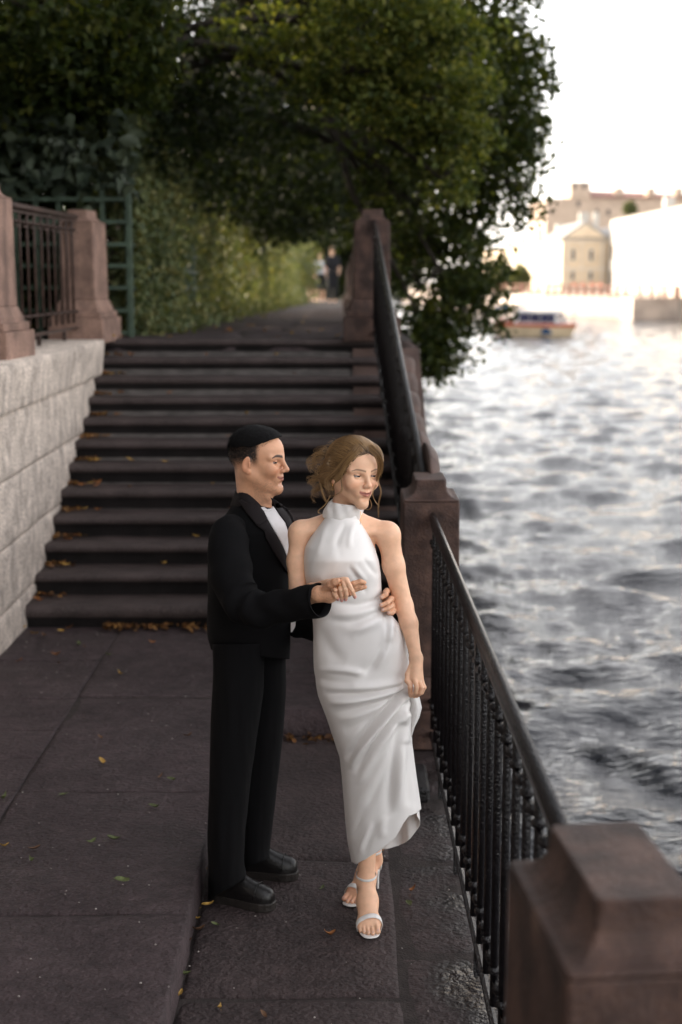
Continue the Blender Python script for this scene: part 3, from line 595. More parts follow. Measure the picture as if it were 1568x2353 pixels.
# railing and posts on the far bank
fr = thing('far_railing', 'reddish railing with many posts along the opposite embankment', 'railing', (20, 135, TOPB))
pm = MB().box(-.13, .13, -.13, .13, 0, 1.05).mesh('post', M_ROOF); 
def run(p, q, n):
    for k in range(n): s = k / n; link('post', pm, fr, (p[0] + (q[0] - p[0]) * s + .4 - 20, p[1] + (q[1] - p[1]) * s + .3 - 135, 0))
    MB().tube([(p[0] + .4, p[1] + .3, TOPB + .92), (q[0] + .4, q[1] + .3, TOPB + .92)], .05, 5).build('top_rail', M_ROOF, fr); MB().tube([(p[0] + .4, p[1] + .3, TOPB + .35), (q[0] + .4, q[1] + .3, TOPB + .35)], .05, 5).build('mid_rail', M_ROOF, fr)
run(C_, D, 10); run(D, E, 10); run(np.array([40, 90.]), B, 8); run(B, C_, 4)

def building(label, x0, x1, y0, y1, z0, z1, m, roof=None, rh=0, rm=None, name='building'):
    t = thing(name, label, 'building', ((x0 + x1) / 2, (y0 + y1) / 2, z0)); MB().box(x0, x1, y0, y1, z0, z1).build('wall', m, t)
    if roof == 'hip':
        e = .4; zz = z1 + .003; w_ = min(x1 - x0, y1 - y0) / 2 * .75
        MB().loft([[(x0 - e, y0 - e, zz), (x1 + e, y0 - e, zz), (x1 + e, y1 + e, zz), (x0 - e, y1 + e, zz)], [(x0 + w_, y0 + w_, zz + rh), (x1 - w_, y0 + w_, zz + rh), (x1 - w_, y1 - w_, zz + rh), (x0 + w_, y1 - w_, zz + rh)]]).build('roof', rm, t)
    return t
def win_front(t, x, y, z, w_, h_, m=None, trim=True):
    o = MB().box(x - w_ / 2, x + w_ / 2, y - .06, y + .05, z - h_ / 2, z + h_ / 2).build('window', M_WIN, t)
    if trim:
        f = MB()
        for a, b, c, d in ((-w_ / 2 - .15, -w_ / 2, -h_ / 2 - .15, h_ / 2 + .15), (w_ / 2, w_ / 2 + .15, -h_ / 2 - .15, h_ / 2 + .15), (-w_ / 2, w_ / 2, h_ / 2, h_ / 2 + .15), (-w_ / 2, w_ / 2, -h_ / 2 - .15, -h_ / 2)): f.box(x + a, x + b, y - .12, y + .04, z + c, z + d)
        f.build('frame', M_WHITE, o)
def win_left(t, x, y, z, w_, h_):
    MB().box(x - .06, x + .05, y - w_ / 2, y + w_ / 2, z - h_ / 2, z + h_ / 2).build('window', M_WIN, t)
# yellow house with a pediment, its front in shade
Yp = 170.0; xa, xb = P(1292, 600, Yp)[0], P(1394, 600, Yp)[0]; zE, zG, zA = hz(549, Yp), TOPB - .05, hz(507, Yp)
ph = building('pale yellow house with a triangular pediment and two upper windows', xa, xb, Yp, Yp + 18, zG, zE, M_YEL)
ph.name = 'pediment_house'
for z in (zG + .35, (zG + zE) / 2 - .4, zE - .25): MB().box(xa - .12, xb + .12, Yp - .12, Yp + .002, z - .12, z + .12).build('string_course', M_WHITE, ph)
MB().loft([[(xa - .35, Yp - .3, zE + .003), (xb + .35, Yp - .3, zE + .003), ((xa + xb) / 2, Yp - .3, zA)], [(xa - .35, Yp + 18, zE + .003), (xb + .35, Yp + 18, zE + .003), ((xa + xb) / 2, Yp + 18, zA)]]).build('roof', M_ROOFG, ph)
MB().loft([[(xa + .2, Yp - .34, zE + .15), (xb - .2, Yp - .34, zE + .15), ((xa + xb) / 2, Yp - .34, zA - .35)], [(xa + .2, Yp - .302, zE + .15), (xb - .2, Yp - .302, zE + .15), ((xa + xb) / 2, Yp - .302, zA - .35)]]).build('pediment', M_YEL, ph)
for u in (1317, 1358):
    win_front(ph, P(u, 600, Yp)[0], Yp, hz(586, Yp), .36, 1.2); win_front(ph, P(u, 600, Yp)[0], Yp, hz(634, Yp), .36, .9)
for u in (1303, 1337, 1383): MB().box(P(u, 600, Yp)[0] - .09, P(u, 600, Yp)[0] + .09, Yp - .07, Yp + .002, zG + .5, zE - .4).build('pilaster', M_WHITE, ph)
for u in (1335, 1345, 1368): MB().box(P(u, 600, Yp + 5)[0] - .3, P(u, 600, Yp + 5)[0] + .3, Yp + 5, Yp + 5.6, zE, hz(488, Yp + 5)).build('chimney', M_WHITE, ph)
# long palace to its left, facade along the river
lp = building('long pale palace left of the pediment house with its facade in full sun', 26.9, 50, Yp + 2.0, 275, zG, hz(541, Yp), M_CREAM, 'hip', 1.7, M_ROOFG); lp.name = 'long_palace'
for k in range(16):
    for z in (zG + 1.4, zG + 4.1): win_left(lp, 26.9, Yp + 6 + k * 6, z, 1.3, 1.7)
for k in range(5): MB().box(29, 29.8, Yp + 6 + k * 19, Yp + 7 + k * 19, hz(541, Yp), hz(541, Yp) + 2.2).build('chimney', M_WHITE, lp)
# long white building to its right, nearer
rbx = P(1398, 600, Yp)[0]; rb = building('long white building with arched ground floor right of the pediment house', rbx, rbx + 22, 96, Yp - .8, TOPB - .05, hz(506, Yp), M_WHITE, 'hip', 1.0, M_ROOFG); rb.name = 'long_white_building'
for k in range(14):
    for z in (TOPB + 1.6, TOPB + 4.6): win_left(rb, rbx, 100 + k * 5.2, z, 1.1, 1.6)
for y in (112, 131, 150): MB().box(rbx + 2, rbx + 3, y, y + 1, hz(506, Yp), hz(506, Yp) + 1.6).build('chimney', M_WHITE, rb)
# taller blocks behind
Yb = 275.0; zb = TOPB - .05
bb = building('tall beige block with a square roof tower behind the pediment house', P(1255, 500, Yb)[0], P(1600, 500, Yb)[0], Yb, Yb + 25, zb, hz(455, Yb), M_BEIGE); bb.name = 'tower_block'
MB().box(P(1310, 500, Yb)[0], P(1355, 500, Yb)[0], Yb - .2, Yb + 8, hz(456, Yb), hz(418, Yb)).build('tower', M_BEIGE, bb)
MB().loft([[(P(1358, 500, Yb)[0], Yb - .6, hz(454.5, Yb)), (P(1610, 500, Yb)[0], Yb - .6, hz(454.5, Yb)), (P(1610, 500, Yb)[0], Yb + 26, hz(454.5, Yb)), (P(1358, 500, Yb)[0], Yb + 26, hz(454.5, Yb))], [(P(1370, 500, Yb)[0], Yb + 8, hz(432, Yb)), (P(1590, 500, Yb)[0], Yb + 8, hz(440, Yb)), (P(1590, 500, Yb)[0], Yb + 16, hz(440, Yb)), (P(1370, 500, Yb)[0], Yb + 16, hz(432, Yb))]]).build('roof', M_ROOF, bb)
for u in (1425, 1498, 1562): MB().box(P(u - 9, 500, Yb)[0], P(u + 9, 500, Yb)[0], Yb + 1, Yb + 4, hz(450, Yb), hz(430, Yb)).build('chimney', M_BEIGE, bb)
for u, v in ((1318, 427), (1340, 427), (1329, 468), (1371, 487), (1398, 488)): win_front(bb, P(u, 500, Yb)[0], Yb - (.2 if v < 440 else 0), hz(v, Yb), .55, 1.0, trim=False)
# trees on the far bank
def far_tree(label, u, v, Y, ru, rv, m, seed):
    c = P(u, v, Y); r = ru * Y / F; rz = rv * Y / F; rs = np.random.RandomState(seed); t = thing('street_tree', label, 'tree', (c[0], Y, TOPB)); MB().tube([(c[0], Y, TOPB), (c[0] + .1, Y, c[2])], [.25, .15], 6).build('trunk', M_BARK, t)
    C = crown([((c[0], Y, c[2]), (r, r, rz), 1)], 40, 40, .5, rs, r * .3); V, Fc = leaves(C, .45, rs); o = part('crown', V, Fc, m, t); o['kind'] = 'stuff'
far_tree('small green tree on the roofline right of the tower block', 1447, 478, 250, 14, 14, M_HEDGE, 61)
far_tree('warm brown tree on the far bank beside the boat', 1196, 640, 150, 18, 28, M_HEDGE, 62)
far_tree('second warm tree on the far bank behind the overhanging foliage', 1150, 625, 155, 22, 34, M_HEDGE, 63)
# red parasols / stalls along the quay below the pediment house
M_PAR = mat('red_canvas', (.45, .14, .08), .8, .15, 3, coords='World')
for k, u in enumerate((1265, 1284, 1320, 1340, 1362, 1380)):
    x = P(u, 650, 150)[0]; t = thing('parasol', 'small reddish parasol in the row on the far quay', 'parasol', (x, 150, TOPB), 'reddish parasols on the far quay')
    MB().tube([(x, 150, TOPB), (x, 150, TOPB + 1.1)], .04, 5).build('pole', M_WHITE, t); MB().loft([[(x + .42 * math.cos(a), 150 + .42 * math.sin(a), TOPB + .75) for a in np.linspace(0, 2 * math.pi, 9)[:-1]], [(x + .04 * math.cos(a), 150 + .04 * math.sin(a), TOPB + 1.2) for a in np.linspace(0, 2 * math.pi, 9)[:-1]]]).build('canopy', M_PAR, t)
# ------------------------------------------------------------------ tour boat
M_HULL = mat('cream_hull', (.55, .43, .28), .5, .1, 2); M_ORANGE = mat('orange_band', (.40, .065, .025), .5, .1, 2); M_CABIN = mat('cabin_white', (.62, .60, .58), .5, .08, 2); M_BLUE = mat('blue_paint', (.015, .06, .14), .5, .2, 2); M_BGL = mat('cabin_glass', (.05, .05, .09), .1, .2, 2)
bc = G(1232, 772, WZ); bc[2] = WZ; rzb = R(-32)
bt = thing('tour_boat', 'low tour boat with orange band, glazed cabin and white roof on the river', 'boat', tuple(bc), rz=rzb)
def lp_(name, mb, m, parent=bt, smooth=False): return link(name, mb.mesh(name, m, smooth), parent)
Lb, Wb = 5.0, 2.0
def hull_ring(z, s): return [(-Lb / 2 * s, -Wb / 2 * s, z), (Lb * .22, -Wb / 2 * s, z), (Lb * .40 * s, -Wb * .30 * s, z), (Lb * .5 * s + .1 * z, 0, z), (Lb * .40 * s, Wb * .30 * s, z), (Lb * .22, Wb / 2 * s, z), (-Lb / 2 * s, Wb / 2 * s, z)]
lp_('hull', MB().loft([hull_ring(-.2, .86), hull_ring(.25, .95), hull_ring(.58, 1.0)]), M_HULL)
lp_('rub_band', MB().loft([hull_ring(.582, 1.012), hull_ring(.76, 1.015)]), M_ORANGE)
lp_('bow_mark', MB().loft([[(.75, -Wb / 2 - .03, .15), (1.45, -Wb * .44 - .03, .15), (1.25, -Wb / 2 * .98 - .03, .5), (.9, -Wb / 2 - .03, .5)], [(.75, -Wb / 2 + .06, .15), (1.45, -Wb * .40, .15), (1.25, -Wb / 2 + .1, .5), (.9, -Wb / 2 + .06, .5)]]), M_BLUE)
cab = MB().loft([[(-1.1, -.85, .765), (1.75, -.72, .765), (1.75, .72, .765), (-1.1, .85, .765)], [(-1.1, -.80, 1.45), (1.45, -.66, 1.42), (1.45, .66, 1.42), (-1.1, .80, 1.45)]]); lp_('cabin', cab, M_CABIN)
for x0, x1 in ((-.75, -.1), (-.02, .55), (.65, 1.1), (1.18, 1.5)):
    wv = MB().loft([[(x0, -.86, .86), (x1, -.80, .86), (x1, -.70, .86), (x0, -.7, .86)], [(x0, -.83, 1.36), (x1, -.77, 1.36), (x1, -.66, 1.36), (x0, -.66, 1.36)]]); lp_('cabin_window', wv, M_BGL)
lp_('windscreen', MB().loft([[(1.70, -.6, .84), (1.76, -.6, .84), (1.76, .6, .84), (1.70, .6, .84)], [(1.42, -.55, 1.36), (1.50, -.55, 1.36), (1.50, .55, 1.36), (1.42, .55, 1.36)]]), M_BGL)
lp_('roof', MB().loft([[(-1.25, -.9, 1.452), (1.6, -.72, 1.44), (1.6, .72, 1.44), (-1.25, .9, 1.452)], [(-1.1, -.6, 1.60), (1.2, -.5, 1.56), (1.2, .5, 1.56), (-1.1, .6, 1.60)]]), M_CABIN)
lp_('awning', MB().loft([[(-2.45, -.85, 1.62), (-.9, -.85, 1.70), (-.9, .85, 1.70), (-2.45, .85, 1.62)], [(-2.35, -.6, 1.80), (-1.0, -.6, 1.86), (-1.0, .6, 1.86), (-2.35, .6, 1.80)]]), M_BLUE)
pm_ = MB()
for x in (-2.35, -1.6, -1.2):
    for y in (-.8, .8): pm_ = MB().tube([(x, y, .76), (x, y, 1.66)], .04, 5); lp_('awning_post', pm_, M_CABIN)
lp_('bench', MB().box(-2.2, -1.3, -.6, .6, .765, 1.05), M_ROOF); lp_('bow_rail', MB().tube([(1.8, -.6, .76), (1.9, -.6, 1.15), (2.35, 0, 1.25), (1.9, .6, 1.15), (1.8, .6, .76)], .03, 5), M_CABIN); lp_('flagstaff', MB().tube([(2.35, 0, .76), (2.42, 0, 1.55)], .03, 5), M_WIN)
# ------------------------------------------------------------------ sculpting: signed distance primitives blended together, then meshed
class Sculpt:
    def __init__(s): s.p = []
    def cone(s, a, b, ra, rb, k=.01, op='u'): s.p.append(('c', np.array(a, float), np.array(b, float), ra, rb, k, op)); return s
    def chain(s, pts, rs, k=.01, op='u'):
        for i in range(len(pts) - 1): s.cone(pts[i], pts[i + 1], rs[i], rs[i + 1], k, op)
        return s
    def ell(s, c, r, rot=None, k=.01, op='u', cut=None):
        s.p.append(('e', np.array(c, float), np.array(r, float), np.eye(3) if rot is None else np.array(rot), k, op, cut)); return s
    @staticmethod
    def _d(p, X):
        if p[0] == 'c':
            a, b, ra, rb = p[1:5]; ba = b - a; L = max(ba @ ba, 1e-12); pa = X - a; h = np.clip((pa @ ba) / L, 0, 1)
            return np.linalg.norm(pa - h[..., None] * ba, axis=-1) - (ra + (rb - ra) * h)
        c, r, Rm, cut = p[1], p[2], p[3], p[6]
        q = (X - c) @ Rm; k0 = np.linalg.norm(q / r, axis=-1); k1 = np.linalg.norm(q / r ** 2, axis=-1) + 1e-9
        d = k0 * (k0 - 1) / k1
        if cut is not None:                    # keep only the side of a plane: (local normal, offset)
            n_, o_ = cut; d = np.maximum(d, o_ - q @ np.array(n_))
        return d
    def field(s, lo, hi, h):
        lo = np.array(lo, float); n = np.maximum(np.ceil((np.array(hi) - lo) / h).astype(int) + 1, 2); Fd = np.full(tuple(n), .2, np.float32)
        ax = [lo[i] + h * np.arange(n[i]) for i in range(3)]
        for p in s.p:
            k, op = (p[5], p[6]) if p[0] == 'c' else (p[4], p[5])
            if p[0] == 'c': r = max(p[3], p[4]); bl = np.minimum(p[1], p[2]) - r; bh = np.maximum(p[1], p[2]) + r
            else: e = np.sqrt(((p[3] * p[2]) ** 2).sum(1)); bl = p[1] - e; bh = p[1] + e
            m = k * 1.2 + 4 * h; i0 = np.clip(np.floor((bl - m - lo) / h).astype(int), 0, n); i1 = np.clip(np.ceil((bh + m - lo) / h).astype(int) + 1, 0, n)
            if np.any(i1 <= i0): continue
            sl = tuple(slice(i0[i], i1[i]) for i in range(3))
            X = np.stack(np.meshgrid(*[ax[i][sl[i]] for i in range(3)], indexing='ij'), -1)
            d = s._d(p, X).astype(np.float32); o = Fd[sl]
            if op == 'u': hh = np.maximum(k - np.abs(o - d), 0) / k; Fd[sl] = np.minimum(o, d) - hh * hh * k * .25
            else: d = -d; hh = np.maximum(k - np.abs(o - d), 0) / k; Fd[sl] = np.maximum(o, d) + hh * hh * k * .25
        return Fd, lo, h
def nets(Fd, lo, h):
    """surface nets: field -> vertices, quads"""
    S = Fd < 0; n = np.array(Fd.shape); c = np.zeros(tuple(n - 1), np.int8)
    for dx in (0, 1):
        for dy in (0, 1):
            for dz in (0, 1): c += S[dx:n[0] - 1 + dx, dy:n[1] - 1 + dy, dz:n[2] - 1 + dz]
    act = np.argwhere((c > 0) & (c < 8))
    if len(act) == 0: return np.zeros((0, 3)), np.zeros((0, 4), int)
    idx = np.full(tuple(n - 1), -1, np.int32); idx[tuple(act.T)] = np.arange(len(act))
    acc = np.zeros((len(act), 3)); cnt = np.zeros(len(act)); cor = np.array([(a, b, d) for a in (0, 1) for b in (0, 1) for d in (0, 1)])
    for i in range(8):
        for ax in range(3):
            if cor[i][ax] == 0:
                a = cor[i]; b = a.copy(); b[ax] = 1; fa = Fd[tuple((act + a).T)]; fb = Fd[tuple((act + b).T)]; m = (fa < 0) != (fb < 0)
                t = np.where(m, fa / (fa - fb + 1e-12), 0); pt = a + t[:, None] * (b - a); acc[m] += pt[m]; cnt[m] += 1
    V = lo + h * (act + acc / np.maximum(cnt, 1)[:, None]); Q = []
    for ax in range(3):
        o1, o2 = [(1, 2), (2, 0), (0, 1)][ax]; sl0 = [slice(None)] * 3; sl1 = [slice(None)] * 3; sl0[ax] = slice(0, -1); sl1[ax] = slice(1, None)
        e = np.argwhere(S[tuple(sl0)] != S[tuple(sl1)]); ok = (e[:, o1] > 0) & (e[:, o2] > 0) & (e[:, o1] < n[o1] - 1) & (e[:, o2] < n[o2] - 1); e = e[ok]
        ins = S[tuple(e.T)]; q = []
        for a, b in ((-1, -1), (0, -1), (0, 0), (-1, 0)): k = e.copy(); k[:, o1] += a; k[:, o2] += b; q.append(idx[tuple(k.T)])
        q = np.stack(q, 1); q[~ins] = q[~ins][:, ::-1]; Q.append(q)
    return V, np.concatenate(Q)
def sculpt_mesh(sc, lo, hi, h, fine=()):
    """coarse grid plus finer boxes ((lo, hi, h), ...) stitched into one mesh"""
    V, Q = nets(*sc.field(lo, hi, h)); c = V[Q].mean(1); keep = np.ones(len(Q), bool)
    Vs, Qs = [], []
    for fl, fh, hf in fine: keep &= ~np.all((c > np.array(fl) + h * .6) & (c < np.array(fh) - h * .6), axis=1)
    Vs.append(V); Qs.append(Q[keep]); b = len(V)
    for fl, fh, hf in fine:
        v, q = nets(*sc.field(fl, fh, hf)); Vs.append(v); Qs.append(q + b); b += len(v)
    return np.concatenate(Vs), np.concatenate(Qs)
def grid_sample(fld, X):
    Fd, lo, h = fld; q = (X - lo) / h; q = np.clip(q, 0, np.array(Fd.shape) - 1.001); i = q.astype(int); f = q - i; r = 0
    for a in (0, 1):
        for b in (0, 1):
            for c in (0, 1): r = r + Fd[i[:, 0] + a, i[:, 1] + b, i[:, 2] + c] * np.where(a, f[:, 0], 1 - f[:, 0]) * np.where(b, f[:, 1], 1 - f[:, 1]) * np.where(c, f[:, 2], 1 - f[:, 2])
    return r
def grid_normal(fld, X, e=.003):
    g = np.stack([grid_sample(fld, X + d) - grid_sample(fld, X - d) for d in np.eye(3) * e], 1); return g / (np.linalg.norm(g, axis=1)[:, None] + 1e-9)
def relax(V, Q, mask, n):
    """a few passes of averaging with the neighbours"""
    E = np.concatenate([Q[:, [0, 1]], Q[:, [1, 2]], Q[:, [2, 3]], Q[:, [3, 0]]])
    for _ in range(n):
        S = np.zeros_like(V); c = np.zeros(len(V)); np.add.at(S, E[:, 0], V[E[:, 1]]); np.add.at(c, E[:, 0], 1); np.add.at(S, E[:, 1], V[E[:, 0]]); np.add.at(c, E[:, 1], 1)
        m = mask & (c > 4); V = V.copy(); V[m] = .5 * V[m] + .5 * S[m] / c[m][:, None]
    return V
def set_col(me, cols):
    a = me.color_attributes.new('Col', 'FLOAT_COLOR', 'POINT'); c = np.ones((len(me.vertices), 4), np.float32); c[:, :3] = cols; a.data.foreach_set('color', c.ravel())
def frame(f, up=(0, 0, 1), roll=0.0):
    f = np.array(f, float); f /= np.linalg.norm(f); s = np.cross(up, f); s /= np.linalg.norm(s); u = np.cross(f, s)
    cr, sr = math.cos(roll), math.sin(roll); s2 = s * cr + u * sr; u2 = u * cr - s * sr
    return np.stack([f, s2, u2], 1)            # columns: forward, person's left, up
class Head:
    """a head in its own frame (forward, left, up), metres"""
    def __init__(h, c, fwd, roll=0.0, k=1.0): h.c = np.array(c, float); h.R = frame(fwd, roll=roll); h.k = k
    def w(h, f, s, u): return h.c + h.R @ (np.array([f, s, u]) * h.k)
    def loc(h, X): return (X - h.c) @ h.R / h.k
    def e(h, sc, f, s, u, rf, rs, ru, k=.012, op='u', rot=None, cut=None): sc.ell(h.w(f, s, u), np.array([rf, rs, ru]) * h.k, h.R if rot is None else h.R @ rot, k, op, cut)
    def cn(h, sc, a, b, ra, rb, k=.008, op='u'): sc.cone(h.w(*a), h.w(*b), ra * h.k, rb * h.k, k, op)
def roty(a): c, s = math.cos(a), math.sin(a); return np.array([[c, 0, s], [0, 1, 0], [-s, 0, c]])
def rotx(a): c, s = math.cos(a), math.sin(a); return np.array([[1, 0, 0], [0, c, -s], [0, s, c]])
def rotz(a): c, s = math.cos(a), math.sin(a); return np.array([[c, -s, 0], [s, c, 0], [0, 0, 1]])
def sculpt_head(sc, H, male, smile=.004):
    m = 1 if male else 0
    H.e(sc, -.014, 0, .034, .096, .075, .080)                              # cranium
    H.e(sc, .040, 0, .040, .052, .058, .052, .03)                          # forehead
    H.e(sc, .018, 0, -.030 if male else -.026, .068, .058 if male else .052, .080 if male else .074, .03)                         # face mass
    for s in (-1, 1):
        H.cn(sc, (-.012, s * (.054 if male else .049), -.038), (.066, s * (.012 if male else .008), -.097), .020 if male else .016, .017 if male else .0125, .03)   # jaw
        H.e(sc, .062 if male else .060, s * .040, -.024, .026 if male else .024, .024, .024, .022 if male else .028)             # cheek
        H.e(sc, .088, s * .034, .003, .013, .017, .0105, .014, 's')        # eye socket
        H.cn(sc, (.084, s * .012, .020), (.066, s * .052, .021), .0105 if male else .008, .008, .014)      # brow
        H.e(sc, .0715, s * .032, .0015, .0138, .0138, .0138, .002, cut=((.25, 0, .97), .0056 if not male else .0054))      # upper lid
        H.e(sc, .0712, s * .032, .0015, .0136, .0136, .0136, .002, cut=((.2, 0, -.98), .0036))     # lower lid
        H.e(sc, .0975, s * (.0115 if male else .0098), -.0305, .0090, .0072 if male else .0060, .0070, .006)       # wing of the nose
        H.e(sc, .1010, s * .0055, -.0385, .005, .0028, .003, .003, 's')    # nostril
        # ear
        rot = roty(.25) @ rotz(-.35 * s)
        H.e(sc, -.014, s * .0765, -.004, .0175, .0065, .030, .006, rot=rot)
        H.e(sc, -.011, s * .0845, -.000, .0105, .0055, .0185, .004, 's', rot=rot)
        H.e(sc, -.008, s * .0775, -.030, .009, .005, .009, .006)
        H.cn(sc, (-.004, s * .077, -.010), (-.003, s * .078, .002), .0035, .003, .003)
    H.cn(sc, (.0845 if not male else .087, 0, .016), (.101 if not male else .106, 0, -.018), .0075 if not male else .0085, .0072 if not male else .008, .012)  # nose bridge
    H.e(sc, .1045 if not male else .109, 0, -.0265, .0102, .0095 if male else .0080, .0088, .008)                   # nose tip
    H.e(sc, .073, 0, -.058, .021, .030, .026, .016)                        # round the mouth
    H.e(sc, .0745, 0, -.098, .0165, .020 if male else .016, .0155, .016)   # chin
    zc = -.0555 + smile
    for s in (-1, 1):
        H.cn(sc, (.0785 if male else .0795, s * (.0265 if male else .0232), zc), (.0905 if male else .0945, s * .004, -.0525), .0032, .0046 if male else .0050, .004)
        H.cn(sc, (.0785 if male else .0795, s * (.0255 if male else .0222), zc - .001), (.0885 if male else .0925, 0, -.0634), .0030, .0058 if male else .0066, .005)
        H.cn(sc, (.0815 if male else .0825, s * (.0275 if male else .0240), zc - .0005), (.0935 if male else .0975, 0, -.0578), .0016, .0018, .003, 's')
    H.e(sc, .089, 0, -.0765, .008, .018, .006, .010, 's')
def face_cols(H, V, base, lip, brow, male, blush=.12):
    q = H.loc(V); f, s, u = q.T; a = np.abs(s); c = np.tile(np.array(base), (len(V), 1)).astype(float)
    def blend(w, col): c[:] = c * (1 - w[:, None]) + np.array(col) * w[:, None]
    front = f > .05
    red = np.array(base) * np.array([1.03, .80, .74])
    blend(np.exp(-((a - .043) / .019) ** 2 - ((u + .028) / .016) ** 2) * front * blush * 4.5, red)
    blend(np.exp(-(a / .012) ** 2 - ((u + .028) / .010) ** 2) * (f > .09) * .35, red)
    blend(((f > -.05) & (f < .012) & (a > .077)) * .45, red)
    zc = -.0555 + .004
    ul = sstep(.0295 if male else .0258, .0265 if male else .0232, a) * front * (f > .076)
    mid = -.0580 + (zc + .0580) * (a / .027) ** 2
    upper = ul * sstep(.0072, .0052, u - mid) * (u > mid); lower = ul * sstep(.0105 - .006 * (a / .027) ** 2, .0085 - .006 * (a / .027) ** 2, mid - u) * (u <= mid)
    blend(np.clip(upper + lower, 0, 1) * .85, lip)
    blend(ul * np.exp(-((u - mid) / .0016) ** 2) * .85, np.array(lip) * .28)  # shade of the crease between the lips put into the colour
    by = .0215 + .005 * np.sin(np.clip((a - .012) / .042, 0, 1) * 2.4) - .004 * sstep(.04, .056, a)
    th = (.0046 if male else .0030) * (1 - .55 * sstep(.03, .056, a))
    bw = sstep(th * 1.5, th * .6, np.abs(u - by)) * (a > .010) * (a < .056) * front; blend(bw * (.95 if male else .78), brow)
    lid = np.array([.0715, .032, .0015]); r = np.sqrt((f - lid[0]) ** 2 + (a - lid[1]) ** 2 + (u - lid[2]) ** 2)
    edge = (.25 * (f - lid[0]) + .97 * (u - lid[2]) - (.0054 if male else .0056)); near = (r < .0165) & (f > .074)
    blend(near * np.exp(-(edge / .0021) ** 2) * .95, (.012, .008, .006))
    blend(near * (edge > .001) * .22, np.array(base) * (.80, .62, .55))
    if male:
        st = sstep(-.045, -.075, u) * (f > .0) * (1 - np.clip(upper + lower, 0, 1)) * .28; blend(st * sstep(.2, -.3, vnoise(V, 260) * .3), (.16, .105, .08))
    return np.clip(c, 0, 1)
def skin_mat(name):
    m = bpy.data.materials.new(name); m.use_nodes = True; n = m.node_tree; b = n.nodes['Principled BSDF']; L = n.links.new
    at = n.nodes.new('ShaderNodeAttribute'); at.attribute_name = 'Col'; tc = n.nodes.new('ShaderNodeNewGeometry')
    nz = n.nodes.new('ShaderNodeTexNoise'); nz.inputs['Scale'].default_value = 45; nz.inputs['Detail'].default_value = 5; L(tc.outputs['Position'], nz.inputs['Vector'])
    mr = n.nodes.new('ShaderNodeMapRange'); mr.inputs[1].default_value = .3; mr.inputs[2].default_value = .7; mr.inputs[3].default_value = .92; mr.inputs[4].default_value = 1.06; L(nz.outputs['Fac'], mr.inputs[0])
    mx = n.nodes.new('ShaderNodeMix'); mx.data_type = 'RGBA'; mx.blend_type = 'MULTIPLY'; mx.inputs[0].default_value = 1; L(at.outputs['Color'], mx.inputs[6]); L(mr.outputs[0], mx.inputs[7]); L(mx.outputs[2], b.inputs['Base Color'])
    b.inputs['Roughness'].default_value = .47; b.inputs['Specular IOR Level'].default_value = .4; b.inputs['Subsurface Weight'].default_value = .12; b.inputs['Subsurface Radius'].default_value = (.9, .35, .2); b.inputs['Subsurface Scale'].default_value = .008
    return m
def eyes(H, parent, iris, look):
    """two eyeballs with painted iris and pupil, turned to `look` (local frame)"""
    look = np.array(look, float); look /= np.linalg.norm(look)
    for s in (-1, 1):
        V, Fc = [], []; n, k = 20, 24
        for i in range(k + 1):
            for j in range(n): t, p = math.pi * i / k, 2 * math.pi * j / n; V.append((math.cos(t), math.sin(t) * math.cos(p), math.sin(t) * math.sin(p)))
        V = np.array(V); ax = frame(look); W = V @ ax.T * .0125 + np.array([.0712, s * .032, .0015]); W = H.c + (W * H.k) @ H.R.T
        Fc = [(i * n + j, i * n + (j + 1) % n, (i + 1) * n + (j + 1) % n, (i + 1) * n + j) for i in range(k) for j in range(n)]
        o = part('eye', W, Fc, M_EYE, parent, True); ang = np.degrees(np.arccos(np.clip(V[:, 0], -1, 1)))
        c = np.tile(np.array([.33, .28, .26]), (len(V), 1)); c[ang < 45] = iris; c[ang < 16] = (.004, .004, .004); set_col(o.data, c)
M_SKIN = skin_mat('skin'); M_EYE = skin_mat('eye_surface'); M_EYE.node_tree.nodes['Principled BSDF'].inputs['Roughness'].default_value = .2; M_EYE.node_tree.nodes['Principled BSDF'].inputs['Specular IOR Level'].default_value = .25; M_EYE.node_tree.nodes['Principled BSDF'].inputs['Subsurface Weight'].default_value = 0
def finger(sc, pts, r0, r1, k=.003): sc.chain(pts, np.linspace(r0, r1, len(pts)), k)
# ------------------------------------------------------------------ cloth shells measured off tables of outlines
def interp_tab(tab, v):
    t = np.array(tab, float); return [np.interp(v, t[:, 0], t[:, i]) for i in range(1, t.shape[1])]
def project(X):
    d = X - np.array([0, 0, CAM_Z]); up = d[:, 1] * sp_ + d[:, 2] * cp; fw = d[:, 1] * cp - d[:, 2] * sp_
    return 784 + F * d[:, 0] / fw, 1176.5 - F * up / fw
def polydist(u, v, poly):
    """distance in photograph pixels to a polyline and the position along it"""
    best = np.full(len(u), 1e9); pos = np.zeros(len(u)); poly = np.array(poly, float); n = len(poly) - 1
    for i in range(n):
        a, b = poly[i], poly[i + 1]; d = b - a; t = np.clip(((u - a[0]) * d[0] + (v - a[1]) * d[1]) / (d @ d), 0, 1); q = np.hypot(u - a[0] - t * d[0], v - a[1] - t * d[1])
        m = q < best; best[m] = q[m]; pos[m] = (i + t[m]) / n
    return best, pos
def fold(u, v, poly, amp, w, ends=(.15, .15)):
    d, s = polydist(u, v, poly); e = sstep(0, ends[0] + 1e-6, s) * sstep(0, ends[1] + 1e-6, 1 - s) if ends else 1
    return amp * np.exp(-(d / w) ** 2) * e
def quad_grid(n, m, closed=True):
    idx = np.arange(n * m).reshape(n, m); jj = np.roll(idx, -1, 1) if closed else idx[:, 1:]; a = idx if closed else idx[:, :-1]
    return np.stack([a[:-1], jj[:-1], jj[1:], a[1:]], -1).reshape(-1, 4)
